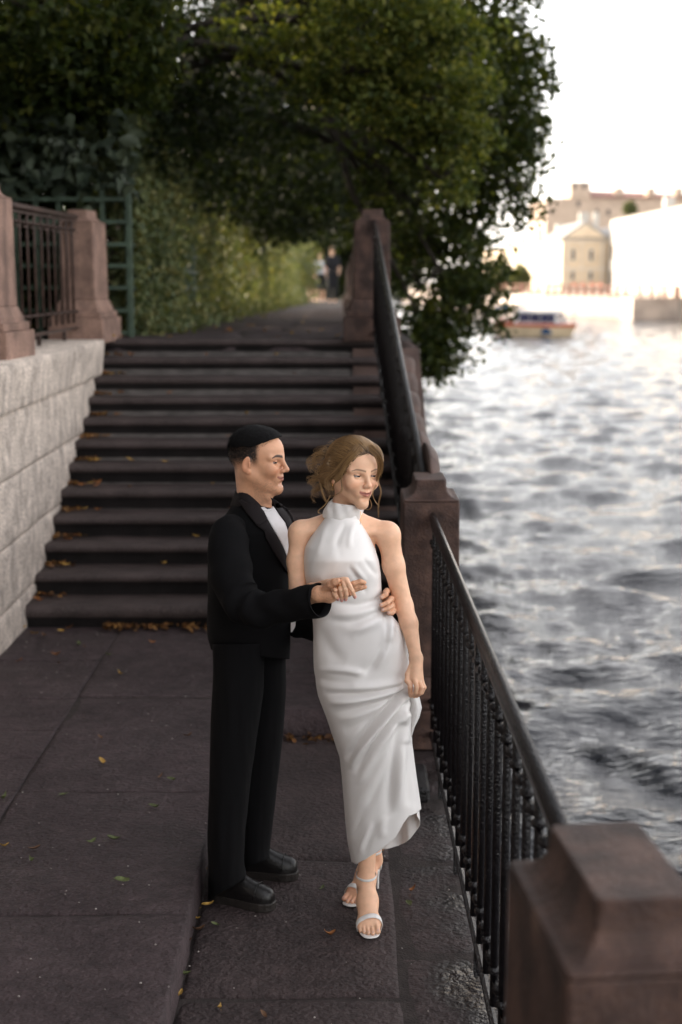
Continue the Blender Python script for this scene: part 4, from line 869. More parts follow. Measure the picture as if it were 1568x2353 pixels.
def vnormals(V, Q):
    n = np.cross(V[Q[:, 2]] - V[Q[:, 0]], V[Q[:, 3]] - V[Q[:, 1]]); N = np.zeros_like(V)
    for k in range(4): np.add.at(N, Q[:, k], n)
    return N / (np.linalg.norm(N, axis=1)[:, None] + 1e-12)
# ------------------------------------------------------------------ the woman in the white dress
def z3(x, y): return 673.7 + .1953 * x, 1274 + .1953 * y
def zb(x, y): return 673.7 + .2343 * x, 1457.7 + .2343 * y
def zf(x, y): return 704.4 + .1562 * x, 1898.7 + .1562 * y
def zh(x, y): return 692.1 + .1406 * x, 980 + .1406 * y
def zj(x, y): return 453.2 + .2187 * x, 1133.1 + .2187 * y
def zs_(x, y): return 428.7 + .1953 * x, 1898.7 + .1953 * y
def Q3(x, y, Y): return P(*z3(x, y), Y)
def QB(x, y, Y): return P(*zb(x, y), Y)
wom = thing('person', 'woman in a long white satin halter dress holding up her skirt, facing the river', 'person', (.11, 4.97, 0))
M_SATIN = bpy.data.materials.new('white_satin'); M_SATIN.use_nodes = True
_n = M_SATIN.node_tree; _b = _n.nodes['Principled BSDF']; _b.inputs['Base Color'].default_value = (.74, .715, .70, 1); _b.inputs['Roughness'].default_value = .34; _b.inputs['Specular IOR Level'].default_value = .45; _b.inputs['Sheen Weight'].default_value = .08
_t = _n.nodes.new('ShaderNodeNewGeometry'); _z = _n.nodes.new('ShaderNodeTexNoise'); _z.inputs['Scale'].default_value = 700; _n.links.new(_t.outputs['Position'], _z.inputs['Vector']); _p = _n.nodes.new('ShaderNodeBump'); _p.inputs['Strength'].default_value = .06; _p.inputs['Distance'].default_value = .002; _n.links.new(_z.outputs['Fac'], _p.inputs['Height']); _n.links.new(_p.outputs[0], _b.inputs['Normal'])
M_SHOEW = mat('white_leather', (.74, .72, .70), .4, .05, 30, coords='World')

WH = Head(P(813, 1087, 4.95), (math.sin(R(31)), -math.cos(R(31)), -.05), roll=R(-3), k=1.0)
sc = Sculpt()
sculpt_head(sc, WH, False, smile=.0050)
nb_ = P(790, 1196, 4.985)
sc.cone(WH.w(-.022, 0, -.055), nb_, .050, .052, .03)
# torso, hidden under the dress save at the shoulders and arm holes
SR, SL = P(690, 1226, 4.985), P(893, 1229, 4.985)
sc.ell(P(790, 1290, 4.99), (.118, .088, .17), None, .03); sc.ell(P(800, 1390, 5.0), (.100, .075, .12), None, .04); sc.ell(P(832, 1500, 5.0), (.145, .085, .13), None, .04)
for s, S_ in ((-1, SR), (1, SL)):
    sc.cone(nb_ + np.array([s * .02, .01, .005]), S_ + np.array([-s * .012, .005, .012]), .033, .032, .03)
    sc.ell(S_, (.041, .042, .043), None, .025)
    sc.cone(nb_ + np.array([s * .015, -.038, -.022]), S_ + np.array([-s * .03, -.030, .012]), .009, .008, .022)   # collar bone
ER, WR = P(684, 1374, 4.95), P(752, 1345, 4.80)
sc.chain([SR, P(684, 1290, 4.975), ER], [.038, .036, .031], .02); sc.chain([ER, (ER + WR) / 2, WR], [.031, .029, .021], .015)
EL, WL = P(928, 1392, 4.985), P(956.5, 1512, 4.895)
sc.chain([SL, P(905, 1300, 4.985), EL], [.039, .0375, .0325], .02); sc.chain([EL, P(940, 1432, 4.955), WL], [.033, .0315, .0200], .015)
# right hand laid over his: palm, fingers drooping towards the camera
mc = [Q3(630, 300, 4.695), Q3(585, 305, 4.70), Q3(540, 330, 4.71), Q3(495, 372, 4.725)]
for p, r in zip(mc, (.0095, .0100, .0098, .0090)): sc.cone(WR + (p - WR) * .15, p, .015, r, .012)
sc.ell((WR + mc[1]) / 2 + np.array([0, 0, -.002]), (.030, .018, .014), None, .012)
for p, a, b, c in zip(mc, (Q3(668, 372, 4.672), Q3(618, 415, 4.672), Q3(565, 425, 4.682), Q3(490, 455, 4.70)), (Q3(702, 435, 4.668), Q3(632, 470, 4.675), Q3(575, 480, 4.685), Q3(512, 500, 4.70)), (Q3(729, 502, 4.678), Q3(620, 532, 4.686), Q3(575, 542, 4.694), Q3(528, 528, 4.708))): finger(sc, [p, a, b, c], .0088, .0062)
finger(sc, [WR + np.array([.012, -.012, -.006]), Q3(470, 400, 4.715), Q3(500, 420, 4.69)], .010, .0075)
# left hand pinching the skirt
kn = [QB(1150, 425, 4.862), QB(1190, 440, 4.852), QB(1230, 455, 4.86), QB(1262, 470, 4.875)]
for p, r in zip(kn, (.0105, .0108, .0102, .0095)): sc.cone(WL, p, .018, r, .014)
for p, a, b, c in zip(kn, (QB(1150, 520, 4.842), QB(1215, 520, 4.828), QB(1262, 520, 4.842), QB(1285, 520, 4.868)), (QB(1150, 575, 4.848), QB(1205, 575, 4.830), QB(1245, 572, 4.845), QB(1262, 570, 4.870)), (QB(1152, 602, 4.866), QB(1160, 605, 4.848), QB(1190, 608, 4.862), QB(1215, 605, 4.882))): finger(sc, [p, a, b, c], .0092, .0068)
finger(sc, [WL + np.array([-.012, -.010, -.016]), QB(1125, 395, 4.865), QB(1118, 455, 4.852), QB(1150, 500, 4.845)], .0115, .0078)
# legs and feet in high sandals
def foot(sc, T, a, med, leg_top):
    """T: ground point under the toe tips, a: unit vector toe->heel, med: side of the big toe"""
    a = np.array([a[0], a[1], 0.]); a /= np.linalg.norm(a); b = np.array([-a[1], a[0], 0.]);
    if b @ np.array(med) < 0: b = -b
    def W(s, l, z): return T + a * s + b * l + np.array([0, 0, z])
    for l, s0, r, ln in ((.0265, .004, .0108, .046), (.0075, .000, .0082, .05), (-.008, .006, .0078, .046), (-.0215, .015, .0074, .04), (-.034, .026, .0070, .032)):
        sc.chain([W(s0 + r, l, r + .010), W(s0 + ln * .5, l, r + .016), W(s0 + ln + .012, l * .85, .026)], [r, r * .88, r * 1.15], .0035)
    sc.cone(W(.066, .020, .031), W(.066, -.020, .027), .022, .0185, .02)
    sc.cone(W(.068, .012, .034), W(.125, .010, .088), .024, .029, .03); sc.cone(W(.072, -.014, .030), W(.130, -.006, .080), .020, .026, .03)
    an = W(.160, .004, .150); sc.cone(W(.125, .005, .086), an, .029, .030, .035); sc.ell(W(.182, .003, .122), (.026, .027, .030), None, .03); sc.cone(W(.186, .003, .12), W(.180, .004, .175), .020, .016, .03)
    for l in (.032, -.029): sc.ell(W(.163, l * .9, .152), (.010, .010, .011), None, .014)
    leg_top = np.array(leg_top); sc.chain([an, an + (leg_top - an) * .42, leg_top], [.0295, .036, .044], .02)
    return W
T1 = G(853, 2158); T1[2] = 0; W1 = foot(sc, T1, (-.115, .99), (1, 0, 0), P(848, 1760, 4.955))
T2 = G(800, 2084); T2[2] = 0; W2 = foot(sc, T2, (.58, .81), (-1, .3, 0), P(880, 1790, 5.04))
sc.chain([P(848, 1760, 4.955), P(850, 1520, 5.0)], [.044, .06], .04); sc.chain([P(880, 1790, 5.04), P(850, 1520, 5.02)], [.044, .06], .04)
def bx(pts, m): q = np.array(pts); return q.min(0) - m, q.max(0) + m
fine = [(*bx([WH.c], .125), .0016), (*bx(mc + [WR, Q3(729, 540, 4.68)], .016), .0018), (*bx(kn + [QB(1110, 610, 4.85), QB(1290, 600, 4.84), WL - np.array([0, 0, .01])], .016), .0018), (*bx([W1(-.01, .04, 0), W1(.2, -.04, .16), W1(0, -.04, 0)], .008), .0022), (*bx([W2(-.01, .04, 0), W2(.2, -.04, .16), W2(0, -.04, 0), W2(.2, .04, .16)], .008), .0022)]
V, Q = sculpt_mesh(sc, (-.30, 4.55, -.02), (.50, 5.40, 1.86), .0065, fine)
V = relax(V, Q, np.linalg.norm(V - WH.c, axis=1) < .115, 3)
SKW = (.78, .47, .31)
col = face_cols(WH, V, SKW, (.50, .17, .135), (.14, .075, .04), False)
for tips in ([Q3(733, 508, 4.674), Q3(618, 540, 4.682), Q3(575, 549, 4.69), Q3(530, 533, 4.704)],):
    for t_ in tips: d = np.linalg.norm(V - t_, axis=1); col[d < .0085] = (.66, .33, .29)
for Wf, tl in ((W1, 1), (W2, 1)):
    for l, s0, r in ((.0265, .004, .0108), (.0075, 0, .0082), (-.008, .006, .0078), (-.0215, .015, .0074)):
        d = np.linalg.norm(V - Wf(s0 + .001, l, r * 2 + .012), axis=1); col[d < r * .75] = (.66, .40, .33)
body = part('body', V, Q, M_SKIN, wom, True); set_col(body.data, col)
eyes(WH, wom, (.03, .04, .045), (.93, .30, -.16))
ring = MB(); rc = (mc[2] + (Q3(565, 425, 4.682) - mc[2]) * .55); fd = Q3(565, 425, 4.682) - mc[2]; fd /= np.linalg.norm(fd); r1 = np.cross(fd, (0, 0, 1.)); r1 /= np.linalg.norm(r1); r2 = np.cross(fd, r1)
for o_ in (-.0022, .0022): ring.tube([rc + fd * o_ + .0098 * (math.cos(t) * r1 + math.sin(t) * r2) for t in np.linspace(0, 2 * math.pi, 17)], .0012, 5)
M_GOLD = mat('gold', (.80, .45, .20), .25, .05, 10, metal=1.0); o = ring.build('ring', M_GOLD, wom, True)

# ---- dress
def smooth_line(L):
    p = np.array(L, float)
    for _ in range(3): q = np.empty((len(p) * 2 - 2, 2)); q[0::2] = .75 * p[:-1] + .25 * p[1:]; q[1::2] = .25 * p[:-1] + .75 * p[1:]; p = np.vstack([p[:1], q, p[-1:]])
    return [tuple(x) for x in p]
def dress():
    tab = [(1186, 752, 826, 4.955, .056, .05), (1194, 745, 824, 4.955, .062, .05), (1215, 729, 838, 4.955, .080, .03), (1235, 714, 850, 4.955, .096, .01), (1258, 701.5, 861, 4.96, .112, .0), (1290, 698.5, 871, 4.965, .132, .0), (1320, 700, 875.5, 4.97, .126, .06), (1350, 706, 876.5, 4.975, .108, .09), (1385, 714, 878, 4.98, .098, .09), (1412, 717.5, 896, 4.98, .104, .10), (1437, 720, 921, 4.98, .110, .105), (1473, 721, 932, 4.98, .116, .115), (1512, 722, 940, 4.98, .120, .12), (1535, 723, 943.5, 4.98, .122, .12), (1570, 728, 945.5, 4.98, .124, .12), (1598, 733.5, 941, 4.98, .126, .12), (1645, 752, 939.5, 4.98, .126, .12), (1692, 768, 942, 4.98, .124, .12), (1739, 784, 949, 4.98, .120, .12), (1786, 789, 955, 4.98, .116, .12), (1833, 792, 962.5, 4.98, .112, .12), (1879, 795.5, 968, 4.98, .108, .12), (1926, 800, 970, 4.98, .104, .12), (1961, 807, 968, 4.98, .102, .12), (1990, 813, 962, 4.98, .10, .12)]
    hemF = [(0, 1857), (.15, 1868), (.28, 1876), (.34, 1893), (.42, 1925), (.55, 1955), (.70, 1975), (.85, 1986), (1.0, 1978)]
    hemB = [(0, 1857), (.12, 1885), (.25, 1925), (.4, 1946), (.6, 1950), (1.0, 1978)]
    n, m = 300, 260; ph = np.linspace(0, 2 * math.pi, m, endpoint=False); U = np.zeros((n, m)); Vv = np.zeros((n, m)); YY = np.zeros((n, m))
    front = np.sin(ph) >= 0; fr = np.where(front, ph / math.pi, (2 * math.pi - ph) / math.pi)
    hem = np.where(front, np.interp(fr, *np.array(hemF).T), np.interp(fr, *np.array(hemB).T))
    for i, t in enumerate(np.linspace(0, 1, n)):
        v = 1186 + t * (hem - 1186); uL, uR, yc, bf, bb = interp_tab(tab, v)
        c_, s_ = np.cos(ph), np.sin(ph); c2 = np.sign(c_) * np.abs(c_) ** .92
        U[i] = (uL + uR) / 2 + (uR - uL) / 2 * c2; Vv[i] = v; YY[i] = yc - np.where(s_ > 0, bf * s_ ** .85, bb * np.sign(s_) * np.abs(s_) ** .85)
    k = np.array([.05, .9, .05])                                  # ease the joints of the tables
    for _ in range(4):
        for A_ in (U, YY): A_[1:-1] = .25 * A_[:-2] + .5 * A_[1:-1] + .25 * A_[2:]
    X = np.zeros((n * m, 3)); uu, vv, yy = U.ravel(), Vv.ravel(), YY.ravel()
    r = (uu - 784) / F; up = -(vv - 1176.5) / F; dy = cp + up * sp_; t = yy / dy; X = np.stack([r * t, yy, CAM_Z + t * (-sp_ + up * cp)], 1)
    fr_ = (np.tile(np.sin(ph), n) > -.05)
    d = np.zeros(n * m)
    def zl(L): return [zb(*p) for p in L]
    FO = [  # hip and thigh
        ([(640, 400), (720, 370), (790, 305), (855, 190), (890, 60), (905, -60)], -.014, 10), ([(905, -80), (920, 60), (880, 240), (800, 330)], .008, 11), ([(200, 400), (330, 465), (480, 490), (600, 490)], -.009, 8), ([(225, 345), (420, 338), (600, 362), (720, 400)], .013, 6), ([(260, -60), (320, 80), (400, 210), (520, 270)], -.007, 15),
        ([(240, 470), (450, 510), (800, 530), (1080, 490)], .012, 10), ([(300, 575), (500, 590), (720, 585), (1000, 520), (1130, 478)], -.016, 5), ([(330, 650), (480, 665), (720, 632), (1000, 562), (1150, 480)], .017, 8), ([(380, 765), (560, 750), (760, 700), (960, 622), (1100, 540)], -.012, 6.5), ([(430, 840), (620, 800), (850, 700), (1040, 600)], .009, 9), ([(500, 960), (640, 890), (820, 780)], -.006, 9),
        # long diagonal from the pinch
        ([(560, 1330), (640, 1170), (720, 1045), (900, 825), (1050, 655), (1155, 485)], .026, 8), ([(520, 1230), (600, 1110), (740, 930), (900, 760), (1040, 610), (1120, 520)], -.020, 9), ([(600, 1370), (700, 1180), (840, 990), (980, 815), (1100, 640)], -.016, 7), ([(640, 1480), (760, 1220), (900, 1020), (1040, 830), (1120, 640)], .012, 9),
        # skirt fall
        ([(600, 1720), (720, 1520), (840, 1380), (940, 1180), (1010, 900)], .007, 13), ([(680, 1800), (800, 1560), (900, 1330), (980, 1080)], -.006, 9), ([(930, 1800), (950, 1500), (990, 1200), (1050, 850)], -.010, 11), ([(1030, 1740), (1050, 1400), (1075, 1000), (1090, 750)], .013, 13), ([(1140, 1700), (1120, 1400), (1100, 1050)], -.006, 12),
        ([(560, 2000), (640, 1880), (700, 1700)], -.004, 8), ([(650, 2140), (700, 2000), (780, 1840)], .006, 7), ([(700, 2160), (740, 2020), (830, 1850)], -.005, 6), ([(880, 2000), (870, 1900), (900, 1780)], .007, 9),
    ]
    for L, a, w_ in FO: d += fold(uu, vv, zl(smooth_line(L)), a * (1.5 if L[-1][0] > 1030 and L[0][1] > 1200 else 1.2), w_, (.4, .12 if L[-1][0] > 1030 else .4))
    def z1(L): return [(428.7 + .3906 * x, 949.4 + .3906 * y) for x, y in L]
    FB = [([(945, 640), (900, 720), (880, 800)], -.005, 6), ([(990, 640), (960, 720), (960, 800)], .005, 6), ([(830, 640), (800, 740), (770, 840)], .004, 7), ([(950, 900), (990, 950), (1030, 1010), (1060, 1060)], -.008, 5), ([(975, 890), (1015, 945), (1060, 990)], .006, 5), ([(1040, 850), (1090, 920), (1130, 960)], -.006, 6), ([(780, 950), (820, 1000)], .004, 8), ([(830, 1170), (960, 1190), (1080, 1160), (1150, 1110)], .009, 8), ([(820, 1215), (960, 1235), (1090, 1200), (1160, 1150)], -.009, 7), ([(850, 1110), (980, 1135), (1090, 1120), (1150, 1080)], -.008, 6), ([(900, 1270), (1020, 1275), (1120, 1230), (1170, 1170)], .008, 9), ([(1165, 1165), (1180, 1240), (1180, 1330), (1165, 1420)], -.009, 5), ([(1195, 1180), (1205, 1260), (1195, 1350)], .010, 7), ([(1160, 1130), (1120, 1180), (1050, 1240), (960, 1330)], .006, 10), ([(740, 830), (820, 850), (900, 830)], .004, 16)]
    for L, a, w_ in FB: d += fold(uu, vv, z1(smooth_line(L)), a * 1.0, w_ * 1.05, (.4, .35))
    Qd = quad_grid(n, m); N = vnormals(X, Qd); front_w = np.tile(sstep(-.1, .25, np.sin(ph)), n)
    if N[(n // 2) * m + m // 4][1] > 0: N = -N
    d = d.reshape(n, m)
    for _ in range(3): d[1:-1] = .25 * d[:-2] + .5 * d[1:-1] + .25 * d[2:]; d = .25 * np.roll(d, 1, 1) + .5 * d + .25 * np.roll(d, -1, 1)
    d = d.ravel()
    # soft unevenness everywhere, stronger ripples on the unseen back
    d = d * front_w + front_w * .0011 * fbm(np.stack([(uu + .6 * vv) / 26, (vv - .5 * uu) / 60, yy * 2 + 5], 1), 1.0, 3) + .0022 * fbm(np.stack([uu / 60, vv / 110, yy * 2], 1), 1.0, 3) + (1 - front_w) * .012 * np.sin(np.tile(ph, n) * 9) * sstep(1380, 1600, vv)
    X = X + N * d[:, None] * sstep(1186, 1205, vv)[:, None]
    # the peak lifted by the fingers
    pk = P(948, 1571, 4.845); dd, ss = polydist(uu, vv, [(946, 1571), (920, 1600), (895, 1640)]); wgt = np.exp(-(dd / 10) ** 2) * front_w * (1 - ss) ** 1.2; X = X + (pk - X) * (wgt * .55)[:, None] * np.array([.15, 1, .1])
    Vs, Qs = [X], [Qd]; b = len(X)
    # cloth falling behind the pinch on the river side
    rows = [(1572, 938, 953), (1588, 936, 960), (1606, 935, 965), (1626, 935, 969.5), (1648, 936, 964), (1670, 938, 953), (1700, 938, 944)]
    ring = []; mm = 28
    for k_, (v, a0, a1) in enumerate(rows):
        for j in range(mm): t = 2 * math.pi * j / mm; ring.append(P((a0 + a1) / 2 + (a1 - a0) / 2 * math.cos(t), v + 3 * math.sin(t), 4.985 - .045 * math.sin(t) + .010 * math.sin(3 * t + k_ * .5)))
    Vs.append(np.array(ring)); Qs.append(quad_grid(len(rows), mm) + b); b += len(ring)
    # high collar, softly folded
    ring = []; mm = 96; prof = [(.0, 785, 40, 1192, 2, 5, .060), (.1, 785, 41.5, 1188, 2, 5, .063), (.35, 789, 43, 1177, 2, 6, .064), (.6, 792, 42, 1167, 3, 6, .063), (.85, 795, 39, 1157.5, 4, 6, .061), (1, 796, 36.5, 1154, 4, 6, .059), (1.0, 796, 34, 1156, 4, 6, .055), (.8, 796, 33, 1168, 4, 6, .053)]
    pr = np.array(prof); rowsC = np.linspace(0, len(prof) - 1, 34)
    for q in rowsC:
        _, uc, a, v0, tl, dp, ry = [np.interp(q, np.arange(len(prof)), pr[:, i]) for i in range(7)]
        for j in range(mm):
            t = 2 * math.pi * j / mm; g = (.0028 * math.sin(4 * t + q * .9) + .0016 * math.sin(9 * t - q * 1.3)) * min(1, .25 + q * .3) + .002 * float(fbm(np.array([math.cos(t) * 2, math.sin(t) * 2, q * .5]), 1.0, 2)); ra = 1 + g / .06
            ring.append(P(uc + a * ra * math.cos(t), v0 + tl * math.cos(t) + dp * math.sin(t), 4.957 - ry * ra * math.sin(t)))
    Vs.append(np.array(ring)); Qs.append(quad_grid(len(rowsC), mm) + b)
    o = part('dress', np.concatenate(Vs), np.concatenate(Qs), M_SATIN, wom, True)
    sm = o.modifiers.new('thick', 'SOLIDIFY'); sm.thickness = .0016; sm.offset = 0
    return o
dress_o = dress()

# ---- sandals
def sandal(W, name='sandal', buckle=1):
    mb = MB(); prof = [(-.010, .016, .004), (0, .030, .004), (.02, .040, .0045), (.05, .043, .006), (.075, .040, .010), (.10, .031, .030), (.13, .026, .060), (.16, .026, .082), (.19, .026, .090), (.208, .018, .0915)]
    rings = []
    for s, w_, z in prof: rings.append([W(s, -w_, z), W(s, w_, z), W(s, w_ * .97, z + .008), W(s, -w_ * .97, z + .008)])
    o = mb.loft(rings).build(name, M_SHOEW, wom, True); sm = o.modifiers.new('b', 'SUBSURF'); sm.levels = sm.render_levels = 2
    MB().tube([W(.194, 0, .088), W(.197, 0, .055), W(.199, 0, .0)], [.014, .0065, .0050], 10).build('heel', M_SHOEW, o)
    def band(nm, f, ts, hw, th=.0016):
        r_ = []
        for t in ts:
            p, nrm, side = f(t); r_.append([p - side * hw, p + side * hw, p + side * hw + nrm * th, p - side * hw + nrm * th])
        ob = MB().loft(r_).build(nm, M_SHOEW, o, True); sm = ob.modifiers.new('b', 'BEVEL'); sm.width = .0008; return ob
    a = W(1, 0, 0) - W(0, 0, 0); b = W(0, 1, 0) - W(0, 0, 0); zz = np.array([0, 0, 1.])
    bb_ = bx([W(-.02, .06, -.01), W(-.02, -.06, -.01), W(.24, .06, .21), W(.24, -.06, .21)], .005); fl_ = sc.field(bb_[0], bb_[1], .0025)
    def out(c0, dr):                      # walk out of the foot until clear of the skin
        rr_ = np.linspace(.012, .065, 60); d_ = grid_sample(fl_, c0 + dr * rr_[:, None]); i = np.argmax(d_ > .0012); return c0 + dr * rr_[i]
    def toe(t): c, s = math.cos(t), math.sin(t); nrm = b * c + zz * s; p = out(W(.054, -.002, .016), nrm); p = p if s > .25 else np.array([*(W(.054, .043 * c, 0)[:2]), .012 + .03 * s]); return p, nrm, a * .85 + zz * .35
    band('toe_strap', toe, np.linspace(0, math.pi, 21), .0115)
    def ank(t): c, s = math.cos(t), math.sin(t); p = out(W(.166, .004, .172 + .006 * c), a * c + b * s); return p, a * c + b * s, zz
    band('ankle_strap', ank, np.linspace(0, 2 * math.pi, 33), .0048)
    # heel counter
    r_ = []
    for z, q in ((.088, .92), (.105, 1.0), (.125, 1.02), (.150, .95), (.172, .80)):
        wd = 1.45 if z < .13 else (1.0 if z < .16 else .45); r_.append([W(.176 + .034 * q * math.cos(t), .003 + .031 * q * math.sin(t), z) for t in np.linspace(-wd, wd, 13)])
    ob = MB().loft(r_, closed=False, cap=False).build('heel_counter', M_SHOEW, o, True); sm = ob.modifiers.new('t', 'SOLIDIFY'); sm.thickness = .002
    bk = W(.166 + .026, .004 + buckle * .030, .170); MB().tube([bk + .006 * (math.cos(t) * a + math.sin(t) * zz) for t in np.linspace(0, 2 * math.pi, 9)], .0012, 5).build('buckle', M_GOLD, o, True)
sandal(W1, buckle=-1); sandal(W2, buckle=-1)

# ---- hair
def hair_mat(name, a, b, rough=.38):
    m = bpy.data.materials.new(name); m.use_nodes = True; n = m.node_tree; L = n.links.new; p = n.nodes['Principled BSDF']; g = n.nodes.new('ShaderNodeNewGeometry'); r_ = n.nodes.new('ShaderNodeValToRGB'); L(g.outputs['Random Per Island'], r_.inputs[0])
    r_.color_ramp.elements[0].color = (*a, 1); r_.color_ramp.elements[1].color = (*b, 1); L(r_.outputs[0], p.inputs['Base Color']); p.inputs['Roughness'].default_value = rough; p.inputs['Specular IOR Level'].default_value = .55; return m
M_BLOND = hair_mat('dark_blond_hair', (.15, .080, .034), (.44, .265, .115)); M_BLONDB = hair_mat('hair_under', (.085, .046, .022), (.085, .046, .022), .6)
hs_ = Sculpt(); hk = .006
WH.e(hs_, -.018, 0, .040, .104, .086, .086, .01); WH.e(hs_, .010, 0, .062, .066, .066, .058, .03); WH.e(hs_, -.072, -.030, -.028, .052, .058, .060, .02); WH.e(hs_, -.075, .03, -.020, .045, .045, .055, .02); WH.e(hs_, -.035, -.066, .000, .040, .022, .045, .02); WH.e(hs_, .035, .055, .050, .045, .026, .050, .02); WH.e(hs_, -.06, -.045, -.075, .028, .028, .025, .015)
# cut the face opening away
WH.e(hs_, .108, -.004, -.004, .064, .070, .090, .010, 's'); WH.e(hs_, .05, 0, -.085, .095, .085, .065, .012, 's')
hf = hs_.field(WH.c - .19, WH.c + .17, .003); Vh, Qh = nets(*hf)
rs = np.random.RandomState(21)
nrm = grid_normal(hf, Vh); ql = WH.loc(Vh)
flow = np.sin(np.arctan2(ql[:, 1], ql[:, 2] + .03) * 17 + ql[:, 0] * 50 + 2 * fbm(ql, 30, 2)); Vh2 = Vh + nrm * (.0016 * flow)[:, None]
cap = part('hair', Vh2, Qh, M_BLONDB, wom, True)
def strand_mesh(paths, radii, mat_, name, parent):
    mb_v, mb_f = [], []; b = 0
    for pts, r in zip(paths, radii):
        pts = np.asarray(pts); k = len(pts); T = np.gradient(pts, axis=0); T /= np.linalg.norm(T, axis=1)[:, None] + 1e-9; a = np.cross(T, WH.R[:, 1] + .01); a /= np.linalg.norm(a, axis=1)[:, None] + 1e-9; c = np.cross(T, a)
        tp = np.sin(np.linspace(.25, 1, k) * math.pi) ** .5 * .9 + .1
        ring = np.stack([pts + (r * tp)[:, None] * (math.cos(t) * a + math.sin(t) * c) for t in (0, 2.09, 4.19)], 1).reshape(-1, 3); mb_v.append(ring)
        i = np.arange(k - 1)[:, None] * 3; j = np.arange(3)[None]; q = np.stack([i + j, i + (j + 1) % 3, i + 3 + (j + 1) % 3, i + 3 + j], -1).reshape(-1, 4); mb_f.append(q + b); b += len(ring)
    return part(name, np.concatenate(mb_v), np.concatenate(mb_f), mat_, parent, True)
bun = WH.w(-.085, -.035, -.030); paths, rad = [], []
# combed strands: from the hairline back to the loose knot, hugging the surface
cand = Vh[rs.permutation(len(Vh))]; qc = WH.loc(cand); ok = (qc[:, 0] > -.085) & (qc[:, 2] > -.06); seeds = cand[ok][:4200]
ps = seeds + grid_normal(hf, seeds) * .001; tr_ = [ps.copy()]; curl = rs.randn(len(ps)) * .35; dirp = None
for it in range(13):
    nn = grid_normal(hf, ps); l = WH.loc(ps); tgt = bun - ps; tgt = tgt / (np.linalg.norm(tgt, axis=1)[:, None] + 1e-9)
    back = WH.R @ np.array([-1, -.15, .05]); mixw = sstep(.0, -.06, l[:, 0])[:, None]; dr = back * (1 - mixw) + tgt * mixw + WH.R[:, 2] * (.35 * sstep(.02, .07, l[:, 0]) * sstep(.09, .04, l[:, 2]))[:, None]
    side = np.cross(nn, dr); dr = dr + side * (curl * (.25 + .12 * it) * .35)[:, None]; dr -= (dr * nn).sum(1)[:, None] * nn; dr /= np.linalg.norm(dr, axis=1)[:, None] + 1e-9
    dirp = dr if dirp is None else dirp * .5 + dr * .5; ps = ps + dirp * .0085; dist = grid_sample(hf, ps); ps = ps - grid_normal(hf, ps) * (dist - .0012 - .0022 * (np.sin(np.arange(len(ps)) * 1.7) * .5 + .5))[:, None]; tr_.append(ps.copy())
tr_ = np.stack(tr_, 1)
strand_mesh(list(tr_), list(.0004 + .0007 * rs.rand(len(tr_))), M_BLOND, 'hair_strands', wom)['kind'] = 'stuff'
# loose locks and flyaways
paths, rad = [], []
def lock(pts, Ys, n, spread, r, wave=.0):
    pts = [zh(*p) for p in pts]; C = np.array([P(u, v, y) for (u, v), y in zip(pts, Ys)]); k = 18; s = np.linspace(0, 1, len(C)); t = np.linspace(0, 1, k)
    from_ = np.stack([np.interp(t, s, C[:, i]) for i in range(3)], 1)
    for _ in range(3): from_[1:-1] = .25 * from_[:-2] + .5 * from_[1:-1] + .25 * from_[2:]
    for _ in range(n):
        off = rs.randn(3) * spread; ph_ = rs.rand() * 6; e = rs.randn(3) * spread * .9; w_ = np.sin(t * 9 + ph_)[:, None] * rs.randn(3) * wave
        paths.append(from_ + off * (1 - t[:, None] * .55) + e * (t[:, None] ** 2) + w_); rad.append(r * (.6 + .6 * rs.rand()))
Yh = 4.90
lock([(1130, 330), (1230, 400), (1300, 500), (1325, 620), (1305, 740), (1235, 850)], [4.87, 4.865, 4.87, 4.88, 4.89, 4.90], 90, .0040, .0007)
lock([(1120, 390), (1200, 440), (1240, 540), (1270, 640), (1255, 780), (1240, 900)], [4.86, 4.86, 4.865, 4.88, 4.89, 4.90], 40, .0026, .0007)
lock([(1290, 760), (1250, 900), (1330, 1050), (1290, 1180), (1265, 1300), (1275, 1500)], [4.88, 4.885, 4.87, 4.87, 4.87, 4.875], 12, .0018, .0008, .0006)
lock([(1230, 960), (1160, 1100), (1210, 1230), (1285, 1310)], [4.88, 4.87, 4.87, 4.87], 7, .0012, .0007)
lock([(1110, 1170), (1150, 1230), (1160, 1320), (1100, 1370), (1040, 1345)], [4.90, 4.89, 4.885, 4.885, 4.89], 7, .0014, .0007)
lock([(880, 420), (800, 520), (700, 640), (650, 800), (660, 950), (690, 1040), (620, 1110), (500, 1140)], [4.86, 4.865, 4.87, 4.87, 4.865, 4.865, 4.88, 4.90], 9, .0018, .0006, .0005)
lock([(930, 330), (850, 420), (740, 520), (640, 640), (560, 760), (430, 830), (420, 930), (470, 1060)], [4.87, 4.86, 4.865, 4.875, 4.89, 4.91, 4.91, 4.91], 90, .0055, .0007, .0008)
lock([(930, 350), (880, 430), (760, 560), (680, 700), (640, 790), (560, 840)], [4.87, 4.86, 4.863, 4.868, 4.875, 4.885], 80, .0055, .0007)
lock([(330, 850), (320, 1000), (380, 1160), (430, 1250)], [4.98, 4.96, 4.945, 4.93], 22, .0035, .0008, .0010)
lock([(480, 1130), (400, 1280), (260, 1395), (330, 1430)], [4.93, 4.925, 4.92, 4.92], 8, .0018, .0007, .0006)
